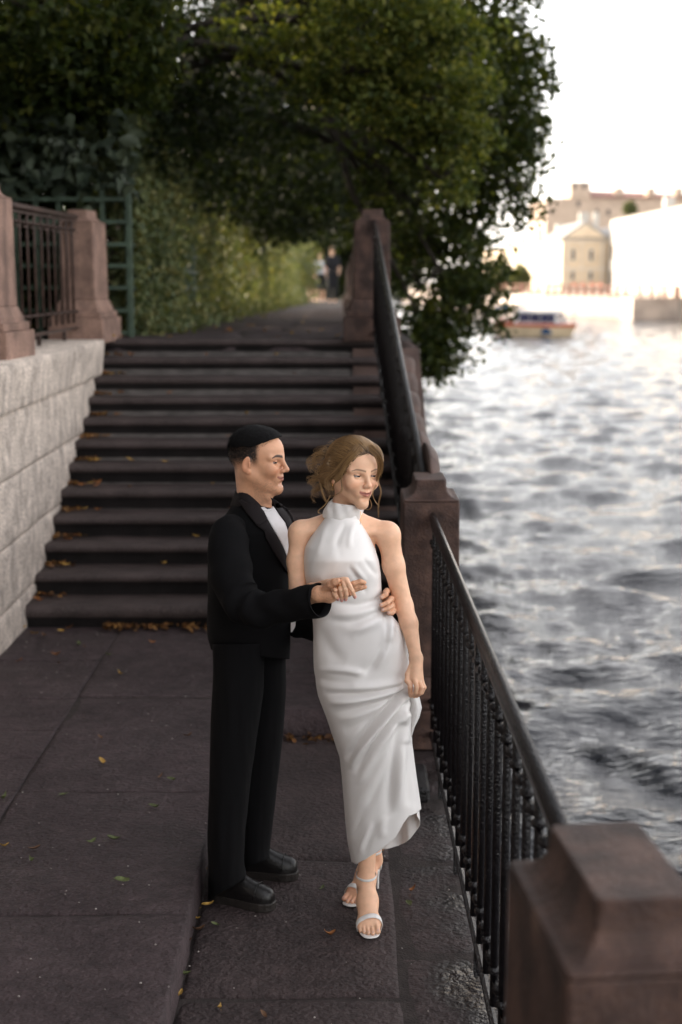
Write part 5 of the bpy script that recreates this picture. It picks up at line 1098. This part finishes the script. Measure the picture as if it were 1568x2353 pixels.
for p0 in ((330, 380), (250, 470), (210, 560), (200, 680), (230, 820), (210, 900), (300, 1000), (270, 1060), (330, 760), (360, 640)):
    for _ in range(6):
        x, y = p0[0] + rs.randn() * 40, p0[1] + rs.randn() * 45; cx_, cy_ = x - 10 - rs.rand() * 60, y + 20 + rs.randn() * 60
        lock([(x + 110, y - 30), (x + 30, y - 20), (cx_ + 10, y + 10), (cx_, cy_ + 30), (cx_ + 50, cy_ + 60), (cx_ + 90 * rs.rand(), cy_ + 40 + 60 * rs.rand())], [4.97, 4.975, 4.98, 4.98, 4.975, 4.97], 6, .0040, .00045, .0022)
for _ in range(46):
    a = rs.rand() * 2.6 + .3; x, y = 780 + 480 * math.cos(a), 640 - 480 * math.sin(a); lock([(x - 60 * math.cos(a), y + 50 * math.sin(a)), (x, y), (x + 30 * math.cos(a) - 60 * rs.rand(), y - 35 * math.sin(a) * rs.rand()), (x - 90 * rs.rand(), y - 20 + 80 * rs.rand())], [4.94] * 4, 1, .002, .0004)
strand_mesh(paths, rad, M_BLOND, 'loose_locks', wom)['kind'] = 'stuff'
q = WH.w(-.004, -.081, -.036); MB().tube([q, q + np.array([0, -.002, -.006]), q + np.array([.0, -.002, -.012])], [.0012, .0022, .0012], 6).build('earring', M_GOLD, wom, True)
MB().tube([P(829, 1175, 4.93), P(830, 1188, 4.925), P(829, 1200, 4.92), P(826, 1212, 4.92)], .0008, 4).build('neck_chain', M_GOLD, wom)
# ------------------------------------------------------------------ the man in the black suit
man = thing('person', 'man in a loose black suit and white tee shirt standing behind the woman', 'person', (-.36, 5.2, 0))
M_SUIT = mat('black_wool', (.0042, .0040, .0046), .9, .2, 300, .15, 900, spec=.12, coords='World'); M_SUITL = mat('black_lapel', (.0125, .0095, .0105), .8, .15, 300, .1, 900, spec=.2, coords='World')
M_TEE = mat('white_cotton', (.72, .70, .71), .85, .03, 60, .1, 500, coords='World'); M_SHOEB = mat('black_leather', (.007, .006, .006), .33, .3, 30, .1, 90, spec=.4, coords='World'); M_SOLE = mat('dark_sole', (.022, .018, .016), .5, .3, 30, .2, 120, coords='World')
MH = Head(P(593, 1060, 5.22), (math.cos(R(17)), -math.sin(R(17)), .0), roll=R(0), k=1.03)
sc = Sculpt(); sculpt_head(sc, MH, True, smile=.0055)
nbm = P(585, 1178, 5.25); sc.cone(MH.w(-.030, 0, -.050), nbm, .055, .060, .03); sc.cone(MH.w(.018, 0, -.085), P(603, 1165, 5.22), .030, .032, .03); sc.ell(P(617, 1143, 5.19), (.012, .012, .015), None, .02)
# frame under the clothes
sc.ell(P(582, 1290, 5.25), (.09, .10, .14), None, .04); sc.ell(P(580, 1450, 5.25), (.08, .09, .15), None, .05)
SRm, SLm = P(524, 1236, 5.07), P(655, 1222, 5.40)
for S_ in (SRm, SLm): sc.cone(nbm + np.array([0, 0, -.04]), S_, .04, .04, .05)
ERm, WRm = P(556, 1388, 4.93), P(733, 1365, 4.755)
sc.chain([SRm, P(545, 1372, 4.955), P(600, 1402, 4.90), P(665, 1390, 4.845), WRm], [.038, .03, .028, .026, .025], .02)
ELm, WLm = P(690, 1432, 5.27), P(862, 1400, 5.09); sc.chain([SLm, ELm, WLm], [.038, .03, .025], .02)
for a, b, c in ((P(540, 1520, 5.16), P(520, 1760, 5.12), P(510, 2020, 5.10)), (P(610, 1520, 5.33), P(595, 1760, 5.32), P(580, 1975, 5.31))): sc.chain([a, b, c], [.06, .045, .030], .03)
# right hand, palm up under hers
pm_ = Q3(560, 440, 4.735)
sc.cone(WRm, Q3(420, 470, 4.745), .027, .027, .015); sc.cone(Q3(430, 440, 4.745), Q3(640, 400, 4.728), .024, .014, .012); sc.cone(Q3(430, 500, 4.745), Q3(620, 445, 4.735), .020, .012, .012); sc.cone(Q3(560, 420, 4.74), Q3(660, 420, 4.735), .020, .015, .01)
finger(sc, [Q3(640, 375, 4.722), Q3(720, 340, 4.715), Q3(790, 318, 4.715), Q3(838, 332, 4.72)], .0102, .0078); finger(sc, [Q3(650, 405, 4.728), Q3(730, 378, 4.722), Q3(780, 360, 4.725), Q3(808, 356, 4.73)], .0102, .0080); finger(sc, [Q3(650, 430, 4.735), Q3(730, 412, 4.730), Q3(800, 395, 4.728), Q3(846, 383, 4.728)], .0098, .0074); finger(sc, [Q3(630, 452, 4.742), Q3(660, 470, 4.73), Q3(678, 465, 4.72)], .0090, .0072)
finger(sc, [Q3(380, 410, 4.735), Q3(440, 350, 4.705), Q3(490, 325, 4.692), Q3(528, 308, 4.688)], .0150, .0090, .006)
# left hand wrapped round her waist from behind
fl = []
for (kx, ky), (mx_, my), (tx, ty), Yk in (((1098, 430), (1092, 470), (1045, 505), 4.93), ((1150, 520), (1110, 570), (1042, 598), 4.915), ((1158, 600), (1120, 635), (1062, 655), 4.915), ((1178, 660), (1160, 690), (1130, 692), 4.92)):
    k_ = Q3(kx + 10, ky, Yk + .045); m1, m2, t_ = Q3(kx, ky + 6, Yk), Q3(mx_, my, Yk - .022), Q3(tx, ty, Yk - .030); sc.cone(WLm, k_, .024, .0115, .012); finger(sc, [k_, m1, m2, t_], .0108, .0082); fl.append((m2, t_))
fine = [(*bx([MH.c], .138), .0017), (*bx([WRm, Q3(855, 300, 4.68), Q3(400, 560, 4.76)], .014), .002), (*bx([m for f_ in fl for m in f_] + [Q3(1190, 700, 4.98), Q3(1190, 410, 4.98)], .014), .002)]
V, Q = sculpt_mesh(sc, (-.72, 4.6, 0), (.30, 5.62, 1.84), .0075, fine)
V = relax(V, Q, np.linalg.norm(V - MH.c, axis=1) < .12, 2)
SKM = (.64, .34, .205)
col = face_cols(MH, V, SKM, (.42, .15, .11), (.022, .014, .010), True)
q = MH.loc(V); ax_ = np.interp(q[:, 0], [-.2, -.02, .015], [.006, .010, .014])
fade = sstep(-.024, .028, q[:, 2] + .2 * np.clip(-q[:, 0] - .06, 0, .1)) * sstep(.034, .014, q[:, 0]) * (np.abs(q[:, 1]) < .083) * (q[:, 2] > -.06); fade = np.where((np.abs(q[:, 1]) > .0772) & (q[:, 0] > -.036) & (q[:, 0] < .006) & (q[:, 2] < .028), 0, fade)
nk = sstep(-.055, .0, q[:, 2]) * sstep(-.055, -.075, q[:, 0]); fade = np.maximum(fade, nk * .8); fade *= np.linalg.norm(q, axis=1) < .15
fade = np.clip(fade * (1.0 + .25 * vnoise(V, 300)), 0, .985)[:, None]; col = col * (1 - fade) + np.array([.0065, .0055, .0055]) * fade
for m2, t_ in fl: d = np.linalg.norm(V - (t_ + np.array([-.002, -.004, .002])), axis=1); col[d < .0062] = (.62, .40, .32)
bodym = part('body', V, Q, M_SKIN, man, True); set_col(bodym.data, col)
eyes(MH, man, (.02, .012, .008), (.94, -.28, -.08))
# ---- short black hair with a sharp front line
fld = sc.field(MH.c - .17, MH.c + .17, .003)
n_ = fld[0].shape; gx_ = np.stack(np.meshgrid(*[fld[1][i] + .003 * np.arange(n_[i]) for i in range(3)], indexing='ij'), -1); ql = (gx_ - MH.c) @ MH.R / MH.k
line = np.interp(ql[..., 0], [-.12, -.03, .004, .020, .072, .1], [.056, .060, .060, .066, .0855, .098]); th_ = .0008 + .017 * sstep(.034, .112, ql[..., 2]) * (1 - .35 * sstep(.0, -.1, ql[..., 0])) ; fld = ((fld[0] - th_ * MH.k).astype(np.float32), fld[1], fld[2])
Fd = np.maximum(fld[0], (line - ql[..., 2] + .0015 * vnoise(ql, 160)).astype(np.float32)); Vh, Qh = nets(Fd, fld[1], .003)
Nn = grid_normal(fld, Vh); Vh = Vh + Nn * (.0015 * vnoise(Vh, 420) + .001 * vnoise(Vh, 210))[:, None]
M_BLACKH = mat('black_hair', (.0032, .0028, .0032), .7, .4, 300, .6, 600, spec=.2, coords='World'); part('hair', Vh, Qh, M_BLACKH, man, True)
# thousands of short hairs: long on the crown, shaved towards the ears
rsM = np.random.RandomState(4); cand = V[rsM.randint(0, len(V), 60000)] + rsM.randn(60000, 3) * .0008; qm = MH.loc(cand); lw = np.interp(qm[:, 0], [-.12, -.03, .010, .020, .072, .1], [-.035, -.022, -.016, .040, .084, .097]); up_ = sstep(0, .055, qm[:, 2] - lw)
ok = (qm[:, 2] > lw) & (np.linalg.norm(qm, axis=1) < .16) & (rsM.rand(len(qm)) < .12 + .9 * up_) & ~((np.abs(qm[:, 1]) > .0772) & (qm[:, 2] < .03)) & (qm[:, 0] < .085)
root = cand[ok]; up_ = up_[ok]; qm = qm[ok]; skf = sc.field(MH.c - .17, MH.c + .17, .003); nn = grid_normal(skf, root); root = root - nn * grid_sample(skf, root)[:, None]
ln = np.where(qm[:, 2] > .03, .006 + .0175 * sstep(.03, .112, qm[:, 2]), .0016 + .003 * up_)[:, None] * (.75 + .5 * rsM.rand(len(root), 1)); dr = nn + (MH.R @ np.array([.55, 0, .1])) * sstep(.03, .1, qm[:, 2])[:, None] + rsM.randn(len(root), 3) * .28; dr /= np.linalg.norm(dr, axis=1)[:, None]
tip = root + dr * ln; sd1 = np.cross(dr, nn + .01); sd1 /= np.linalg.norm(sd1, axis=1)[:, None] + 1e-9; wv = .00055; HV = np.stack([root - sd1 * wv, root + sd1 * wv, tip], 1).reshape(-1, 3); oh = part('short_hairs', HV, np.arange(len(HV)).reshape(-1, 3), M_BLACKH, man); oh['kind'] = 'stuff'
# ---- clothes measured off their outlines
def shell(tab, hemf, name, m, parent, n=90, mm=110, wr=.004, wsc=(50, 40), v0=None, pw=.9):
    tab = np.array(tab, float); ph = np.linspace(0, 2 * math.pi, mm, endpoint=False); v0 = tab[0, 0] if v0 is None else v0(ph); hem = hemf(ph); rows = []
    for t in np.linspace(0, 1, n):
        v = v0 + t * (hem - v0); uL, uR, yc, bf, bb = interp_tab(tab, v); c_, s_ = np.cos(ph), np.sin(ph)
        rows.append(np.stack([(uL + uR) / 2 + (uR - uL) / 2 * np.sign(c_) * np.abs(c_) ** pw, v, yc - np.where(s_ > 0, bf, bb) * np.sign(s_) * np.abs(s_) ** pw], 1))
    A_ = np.stack(rows)
    for _ in range(3): A_[1:-1, :, 0] = .25 * A_[:-2, :, 0] + .5 * A_[1:-1, :, 0] + .25 * A_[2:, :, 0]
    X = np.array([P(*p) for p in A_.reshape(-1, 3)]); Qd = quad_grid(n, mm); N = vnormals(X, Qd)
    if N[(n // 2) * mm + mm // 4][1] > 0: N = -N
    X = X + N * (wr * fbm(np.stack([A_[..., 0].ravel() / wsc[0], A_[..., 1].ravel() / wsc[1], A_[..., 2].ravel() * 6], 1), 1.0, 3))[:, None]
    o = part(name, X, Qd, m, parent, True); sm = o.modifiers.new('t', 'SOLIDIFY'); sm.thickness = .003; sm.offset = -1
    return o, X, Qd
jt = [(1128, 550, 612, 5.27, .055, .06), (1140, 544, 622, 5.265, .075, .075), (1160, 534, 645, 5.255, .10, .10), (1180, 520, 664, 5.25, .125, .13), (1203, 505, 675, 5.245, .15, .16), (1225, 492, 677, 5.24, .16, .17), (1246, 482, 674, 5.24, .16, .17), (1290, 478.5, 670, 5.24, .155, .17), (1340, 477.5, 669, 5.24, .15, .16), (1400, 477, 668, 5.24, .15, .16), (1465, 477.5, 667.5, 5.24, .15, .16), (1490, 485, 667, 5.24, .15, .16), (1518, 489, 666.5, 5.24, .15, .16)]
jk, JX, JQ = shell(jt, lambda p: 1503 + 11 * np.cos(p) + 4 * np.sin(p), 'jacket', M_SUIT, man, 100, 120, .0055, (36, 60), lambda p: 1146 + 16 * np.cos(p) + 14 * np.clip(np.sin(p), 0, 1))
from mathutils.bvhtree import BVHTree
bvh = BVHTree.FromPolygons([tuple(v) for v in JX], [tuple(int(i) for i in q_) for q_ in JQ])
def drape(Lp, Rp, off, name, m, parent, n=26, k=9, th=.003, bulge=0.0, last=5.08):
    """a strip of cloth laid on the jacket between two outlines (photograph pixels)"""
    def samp(L, t):
        L = np.array(L, float); s = np.r_[0, np.cumsum(np.hypot(*np.diff(L, axis=0).T))]; s /= s[-1]; return np.stack([np.interp(t, s, L[:, 0]), np.interp(t, s, L[:, 1])], 1)
    A_, B_ = samp(Lp, np.linspace(0, 1, n)), samp(Rp, np.linspace(0, 1, n)); V = []
    for i in range(n):
        for j in range(k):
            s = j / (k - 1); u, v = A_[i] * (1 - s) + B_[i] * s; d = ray(u, v); d = d / np.linalg.norm(d); hit = bvh.ray_cast(Vector((0, 0, CAM_Z)), Vector(d))
            t = hit[3] if hit[0] is not None else last / d[1]; last = t * d[1]; V.append(np.array([0, 0, CAM_Z]) + d * (t - off - bulge * math.sin(math.pi * s)))
    o = part(name, V, quad_grid(n, k, False), m, parent, True); sm = o.modifiers.new('t', 'SOLIDIFY'); sm.thickness = th; sm.offset = 0; return o
J = lambda L: [zj(*p) for p in L]
drape(J([(672, 150), (740, 272), (832, 430), (902, 560), (962, 720), (995, 870)]), J([(798, 135), (862, 232), (938, 330), (976, 420), (1000, 560), (1010, 870)]), .004, 'tee_shirt', M_TEE, man)
drape(J([(650, 138), (690, 166), (740, 172), (780, 160), (800, 128)]), J([(672, 165), (700, 186), (742, 190), (786, 176), (812, 150)]), .008, 'shirt_collar', M_TEE, man, 16, 4, last=5.16)
drape(J([(985, 1340), (985, 1400), (985, 1462)]), J([(1036, 1335), (1034, 1400), (1000, 1458)]), -.03, 'shirt_tail', M_TEE, man, 8, 5)
drape(J([(415, 75), (450, 110), (530, 220), (632, 346)]), J([(570, 50), (640, 115), (700, 190), (742, 275)]), .011, 'collar', M_SUITL, man, bulge=.004, last=5.17)
rail = np.array([(606, 1172, 5.165), (590, 1154, 5.172), (572, 1138, 5.178), (556, 1130, 5.20), (545, 1128, 5.245), (546, 1127, 5.29), (560, 1128, 5.325), (590, 1134, 5.335), (614, 1142, 5.32), (626, 1150, 5.28)], float); cs = []
for q_ in np.linspace(0, len(rail) - 1, 30):
    u, v, y = [np.interp(q_, np.arange(len(rail)), rail[:, i]) for i in range(3)]; ox = (u - 588) / 44; oy = (y - 5.255) / .09
    cs.append([P(u, v, y), P(u + ox * 2, v + 1, y + oy * .004), P(u + ox * 7, v + 14, y + oy * .015), P(u + ox * 14, v + 34, y + oy * .03)])
oc = part('collar_stand', np.array(cs).reshape(-1, 3), quad_grid(30, 4, False), M_SUITL, man, True); sm = oc.modifiers.new('t', 'SOLIDIFY'); sm.thickness = .004
drape(J([(632, 346), (712, 400), (714, 462), (800, 610), (900, 770), (1012, 915)]), J([(742, 275), (770, 345), (836, 440), (906, 570), (966, 730), (1006, 890)]), .010, 'lapel', M_SUITL, man, bulge=.004)
drape(J([(770, 45), (850, 205), (930, 310), (965, 410)]), J([(800, 60), (950, 160), (1010, 260), (1030, 330)]), .008, 'lapel', M_SUITL, man)
# sleeves
def sleeve(pts, rs_, name, n=70, mm=40, wr=.006, seed=0, cuff=True):
    pts = np.array(pts, float); s = np.linspace(0, 1, len(pts)); t = np.linspace(0, 1, n); C = np.stack([np.interp(t, s, pts[:, i]) for i in range(3)], 1); rr = np.interp(t, s, rs_)
    for _ in range(9): C[1:-1] = .25 * C[:-2] + .5 * C[1:-1] + .25 * C[2:]
    T = np.gradient(C, axis=0); T /= np.linalg.norm(T, axis=1)[:, None]; ref = np.array([0, 1., .2]); V = []
    for i in range(n):
        a = np.cross(T[i], ref); a /= np.linalg.norm(a); b = np.cross(T[i], a); bend = math.exp(-((t[i] - .5) / .16) ** 2)
        for j in range(mm):
            p = 2 * math.pi * j / mm; w_ = wr * math.sin(t[i] * 46 + 1.6 * math.sin(p + seed) + 2 * float(vnoise(np.array([t[i] * 6, math.cos(p), seed])))) * (.35 + .9 * bend) + wr * .8 * float(fbm(np.array([t[i] * 9, math.cos(p) * 1.3 + seed, math.sin(p) * 1.3]), 1.0, 3))
            V.append(C[i] + (rr[i] + w_) * (math.cos(p) * a + math.sin(p) * b))
    if cuff:                                            # turn the cuff inwards
        for q_ in (.93, .85):
            for j in range(mm): V.append(C[-1] + (np.array(V[(n - 1) * mm + j]) - C[-1]) * q_ - T[-1] * (.0 if q_ > .9 else .03))
    return part(name, V, quad_grid(n + (2 if cuff else 0), mm), M_SUIT, man, True)
sleeve([P(535, 1205, 5.12), P(524, 1235, 5.06), P(530, 1310, 5.00), P(545, 1372, 4.955), P(585, 1404, 4.91), P(660, 1392, 4.85), P(731, 1380, 4.775), P(737, 1379, 4.768)], [.05, .075, .078, .074, .066, .058, .0585, .0585], 'sleeve', seed=1)
sleeve([P(640, 1200, 5.36), P(655, 1235, 5.40), P(668, 1330, 5.36), P(680, 1420, 5.29), P(720, 1440, 5.22), P(800, 1420, 5.14), P(850, 1402, 5.10)], [.05, .07, .07, .066, .06, .054, .05], 'sleeve', seed=4)
# trousers
near = [(1480, 489, 610, 5.16, .10, .10), (1600, 487.5, 603, 5.14, .11, .11), (1700, 483.5, 590, 5.12, .11, .11), (1800, 480.5, 575, 5.11, .11, .11), (1900, 478.5, 565, 5.10, .11, .11), (1980, 479, 562, 5.10, .115, .11), (2070, 480, 576, 5.10, .12, .11)]
far_ = [(1480, 530, 656, 5.30, .10, .10), (1600, 535, 656.5, 5.31, .11, .11), (1700, 540, 650, 5.32, .11, .11), (1800, 545, 639, 5.32, .11, .11), (1900, 548, 628, 5.32, .11, .11), (1960, 549, 620, 5.32, .11, .11), (2020, 550, 632, 5.32, .115, .11)]
shell(near, lambda p: 2042 - 26 * np.cos(p) + 0 * p, 'trouser_leg', M_SUIT, man, 90, 70, .006, (14, 120))
shell(far_, lambda p: 1985 - 14 * np.cos(p), 'trouser_leg', M_SUIT, man, 90, 70, .006, (14, 120))
# shoes
def shoe(heel, toe):
    heel, toe = np.array(heel, float), np.array(toe, float); L_ = np.linalg.norm(toe - heel); a = (toe - heel) / L_; b = np.array([-a[1], a[0], 0]); zz = np.array([0, 0, 1.])
    st = [(.0, .022), (.03, .034), (.10, .037), (.30, .036), (.50, .041), (.68, .047), (.82, .045), (.92, .036), (.98, .022), (1.0, .010)]
    t = MB(); t.loft([[heel + a * s * L_ * q + b * w_ * q * k_ + zz * z for s, w_ in st for k_ in (1,)] + [heel + a * s * L_ * q + b * -w_ * q + zz * z for s, w_ in st[::-1]] for z, q in ((0, .985), (.006, 1.0), (.030, 1.0), (.034, .985))])
    o = t.build('shoe', M_SOLE, man); hts = [(.0, .07), (.05, .095), (.15, .105), (.30, .105), (.45, .092), (.60, .075), (.74, .062), (.86, .056), (.94, .046), (.985, .034)]
    rings = []
    for s, h_ in hts:
        w_ = np.interp(s, [x for x, _ in st], [y for _, y in st]) * .96; rings.append([heel + a * (s * .985 + .006) * L_ + b * w_ * math.cos(p) + zz * (.033 + h_ * max(math.sin(p), 0) ** .72) for p in np.linspace(0, math.pi, 17)])
    u_ = MB().loft(rings, closed=False).build('upper', M_SHOEB, o, True)
    p0 = .735
    MB().tube([heel + a * (p0 + .02 * math.sin(p)) * L_ + b * .046 * math.cos(p) + zz * (.035 + .064 * max(math.sin(p), 0) ** .72) for p in np.linspace(.1, math.pi - .1, 15)], .0022, 5).build('toe_seam', M_SHOEB, o, True)
    return o
shoe(G(492, 2066), G(632, 2092)); shoe(G(558, 2012), G(686, 2019))
# ------------------------------------------------------------------ fallen leaves, each a curled blade with a stalk
def fl_mat(name, c): return mat(name, c, .55, .35, 60, .2, 200, coords='Object')
LM = {'yellow': fl_mat('yellow_leaf', (.42, .25, .06)), 'orange': fl_mat('orange_leaf', (.26, .10, .03)), 'brown': fl_mat('brown_leaf', (.13, .065, .032)), 'green': fl_mat('green_leaf', (.11, .13, .05))}
def leaf_mesh(col, k):
    r_ = np.random.RandomState(k); L_ = .062; n = 6; V = []; curl = r_.uniform(.3, .9); tw = r_.uniform(-.5, .5)
    for i in range(n + 1):
        t = i / n; x = (t - .5) * L_; w_ = L_ * .21 * math.sin(math.pi * min(1, t ** .8 * 1.0)) * (1 - .25 * t) + .0006; z = .004 + curl * .9 * (x ** 2) / L_ * 2.2
        for s in (-1, 0, 1): V.append((x, s * w_ + .006 * math.sin(t * 4) , z + (abs(s) * w_ * (.25 + curl * .9)) + s * tw * .012 * t))
    Fc = [(i * 3 + j, (i + 1) * 3 + j, (i + 1) * 3 + j + 1, i * 3 + j + 1) for i in range(n) for j in range(2)]
    b = len(V); V += [(-L_ * .5, 0, .006), (-L_ * .5, .001, .0065), (-L_ * .85, .004, .003)]; Fc.append((b, b + 1, b + 2))
    return raw_mesh('fallen_leaf', V, Fc, LM[col], True)
LMESH = {c: [leaf_mesh(c, 10 * i + k) for k in range(4)] for i, c in enumerate(LM)}
lr = random.Random(9)
def leaf_at(p, col, where, s=1.0):
    o = link('fallen_leaf', lr.choice(LMESH[col]), None, tuple(p), (lr.uniform(-.25, .25), lr.uniform(-.25, .25), lr.uniform(0, 6.28)), tuple([s * lr.uniform(.8, 1.25)] * 3))
    prop(o, {'yellow': 'yellow', 'orange': 'rusty orange', 'brown': 'dry brown', 'green': 'green'}[col] + ' fallen leaf lying ' + where, 'leaf', {'yellow': 'yellow', 'orange': 'orange', 'brown': 'brown', 'green': 'green'}[col] + ' leaves ' + where)
def z6(x, y): return .4273 * x, 1347.5 + .4273 * y
for x, y, c in ((125, 230, 'yellow'), (180, 258, 'yellow'), (335, 248, 'yellow'), (375, 228, 'orange'), (625, 225, 'yellow'), (420, 320, 'green'), (455, 327, 'brown'), (645, 472, 'yellow'), (548, 955, 'yellow'), (540, 820, 'brown'), (930, 1048, 'green'), (345, 1125, 'green'), (835, 1195, 'green'), (490, 1378, 'green'), (615, 1370, 'green'), (25, 1400, 'yellow'), (185, 1415, 'brown'), (178, 1478, 'green'), (655, 1590, 'green'), (868, 1027, 'brown'), (820, 305, 'orange'), (305, 372, 'orange'), (585, 370, 'green'), (1015, 805, 'brown'), (320, 415, 'brown'), (105, 402, 'orange'), (240, 265, 'brown'), (30, 1145, 'green')):
    q = G(*z6(x, y), .146); leaf_at(q, c, 'on the raised pavement', .8)
for u, v, c in ((421, 2240, 'green'), (412, 2288, 'yellow'), (508, 2318, 'yellow'), (605, 2337, 'brown'), (453, 2112, 'yellow'), (478, 2083, 'yellow'), (456, 2138, 'brown'), (496, 2128, 'green'), (470, 2000, 'brown'), (740, 2043, 'green'), (942, 2081, 'green'), (758, 2150, 'orange'), (950, 2048, 'orange'), (684, 1655, 'orange'), (715, 1690, 'brown'), (700, 1668, 'yellow'), (662, 1700, 'brown'), (447, 2065, 'yellow'), (430, 2165, 'brown')):
    leaf_at(G(u, v, .008), c, 'on the lower path', .72)
for i in range(NS):
    y = Y0S + i * RUN; z = .14 + (i + 1) * RISE + .008
    for k in range(lr.randint(2, 4)): leaf_at((-1.98 + abs(lr.gauss(0, .14)), y + lr.uniform(.08, .28), z), lr.choice(['orange', 'orange', 'brown', 'yellow']), 'on the stone steps')
    for k in range(lr.randint(1, 3)): leaf_at((lr.uniform(-1.6, .2), y + lr.uniform(.06, .28), z), lr.choice(['orange', 'yellow', 'brown']), 'on the stone steps', .9)
for k in range(16): yy = 12.3 + 9 * lr.random() ** 1.6; leaf_at((lr.uniform(-1.8, .0), yy, Tz(yy) + .012), lr.choice(['yellow', 'yellow', 'orange']), 'on the terrace path')
for u, v in ((203, 769), (225, 760), (165, 770), (180, 768), (266, 768), (262, 775)): q = G(u, v, 1.85); leaf_at(q, 'yellow', 'on top of the grey wall')
def litter(name, label, n, fn, m, seed):
    rs = np.random.RandomState(seed); C = fn(rs, n); V, Fc = leaves(C, .045, rs, .9, .05); o = part(name, V, Fc, m); prop(o, label, 'leaf litter', kind='stuff')
M_LIT = leaf_mat('litter', [(.06, .028, .014), (.14, .06, .02), (.22, .11, .03), (.09, .05, .03)], .1, .6)
litter('leaf_litter', 'drift of dry orange leaves along the foot of the steps', 150, lambda rs, n: np.stack([-1.5 + .95 * rs.rand(n), 8.80 - np.abs(rs.randn(n)) * .06, .15 + .02 * rs.rand(n)], 1), M_LIT, 1)
litter('leaf_litter', 'dry leaves caught under the far end of the lower path', 60, lambda rs, n: np.stack([-.5 + .85 * rs.rand(n), 7.02 - np.abs(rs.randn(n)) * .05, .008 + .012 * rs.rand(n)], 1), M_LIT, 3)
litter('leaf_litter', 'dry leaves gathered at the wall side of the steps', 260, lambda rs, n: (lambda k, a: np.stack([-1.99 + np.abs(rs.randn(n)) * .09, Y0S + k * RUN + .30 - np.abs(rs.randn(n)) * .07, .155 + (k + 1) * RISE + 0 * a], 1))(rs.randint(0, NS - 1, n), 0), M_LIT, 4)
M_GRIT = mat('pale_grit', (.30, .27, .25), .9, .3, 40)
mb = MB(); rs = np.random.RandomState(77)
for k in range(260):
    x, y = rs.uniform(-2, .55), rs.uniform(3.9, 8.7); z = .143 if (x < -.54 or y > 7.1) else 0.0; r_ = rs.uniform(.0018, .0045)
    mb.loft([[(x + r_ * q * math.cos(a) * rs.uniform(.7, 1.2), y + r_ * q * math.sin(a), z + r_ * h_) for a in np.linspace(0, 6.28, 6)[:-1]] for q, h_ in ((.8, 0), (1, .5), (.4, 1.1))])
prop(mb.build('grit', M_GRIT), 'pale grit scattered over the dark paving', 'grit', kind='stuff')

# ------------------------------------------------------------------ strollers far down the terrace
def stroller(u, Yd, h, label, shirt, legs, skirtlen, hairc, seed):
    x = P(u, 640, Yd)[0]; z = Tz(Yd); t = thing('person', label, 'person', (x, Yd, z)); k = h / 1.75; rs = random.Random(seed); W = lambda a, b, c: np.array([x + a * k, Yd + b * k, z + c * k])
    st = rs.uniform(.08, .16)
    def build(nm, fn, m, hh=.025):
        s_ = Sculpt(); fn(s_); v, q = nets(*s_.field(W(-.5, -.5, -.02), W(.5, .5, 1.82), hh)); return part(nm, v, q, m, t, True)
    def bodyf(s_):
        s_.ell(W(0, 0, 1.62), (.075 * k, .09 * k, .11 * k), None, .02); s_.cone(W(0, .01, 1.35), W(0, 0, 1.55), .06 * k, .05 * k, .03); s_.ell(W(0, 0, 1.20), (.16 * k, .10 * k, .25 * k), None, .05); s_.ell(W(0, 0, .95), (.15 * k, .10 * k, .12 * k), None, .05)
        for s in (-1, 1): s_.chain([W(s * .17, 0, 1.40), W(s * .22, .02, 1.12), W(s * .20, -.08 * s, .88)], [.05 * k, .042 * k, .03 * k], .03); s_.chain([W(s * .08, 0, .92), W(s * .09, s * st * .5 - .03, .48), W(s * .09, s * st + .03, .06), W(s * .09, s * st - .10, .035)], [.085 * k, .055 * k, .04 * k, .035 * k], .03)
    o = build('body', bodyf, M_SKIN); set_col(o.data, np.tile([.5, .3, .2], (len(o.data.vertices), 1)))
    def shirtf(s_):
        s_.ell(W(0, 0, 1.20), (.185 * k, .125 * k, .28 * k), None, .05)
        for s in (-1, 1): s_.chain([W(s * .16, 0, 1.40), W(s * .22, .02, 1.16)], [.07 * k, .06 * k], .03)
    build('shirt', shirtf, shirt)
    def legf(s_):
        s_.ell(W(0, 0, .93), (.165 * k, .12 * k, .13 * k), None, .05)
        for s in (-1, 1): s_.chain([W(s * .08, 0, .90), W(s * .09, s * st * .5 - .03, .48)] + ([W(s * .09, s * st + .03, .1)] if skirtlen else []), [.105 * k, .08 * k] + ([.07 * k] if skirtlen else []), .03)
    build('trousers', legf, legs)
    def hairf(s_): s_.ell(W(0, .02, 1.65), (.085 * k, .10 * k, .105 * k), None, .02); s_.ell(W(0, -.10, 1.58), (.09 * k, .06 * k, .14 * k), None, .02, 's')
    build('hair', hairf, hairc)
M_GREY = mat('grey_shirt', (.42, .44, .48), .9, .1, 20); M_BLACKC = mat('black_cloth', (.012, .012, .014), .9, .1, 20); M_BRNH = mat('brown_hair', (.10, .04, .02), .7, .2, 60)
stroller(764, 47, 1.80, 'tall distant stroller in black, nearest the parapet', M_BLACKC, M_BLACKC, True, M_BRNH, 1)
stroller(738, 49, 1.64, 'distant stroller in a pale grey top, in the middle of three', M_GREY, M_BLACKC, False, M_BRNH, 2)
stroller(717, 50, 1.62, 'distant stroller in a dark top walking nearest the hedge', M_BLACKC, M_BRNH, False, M_BRNH, 3)
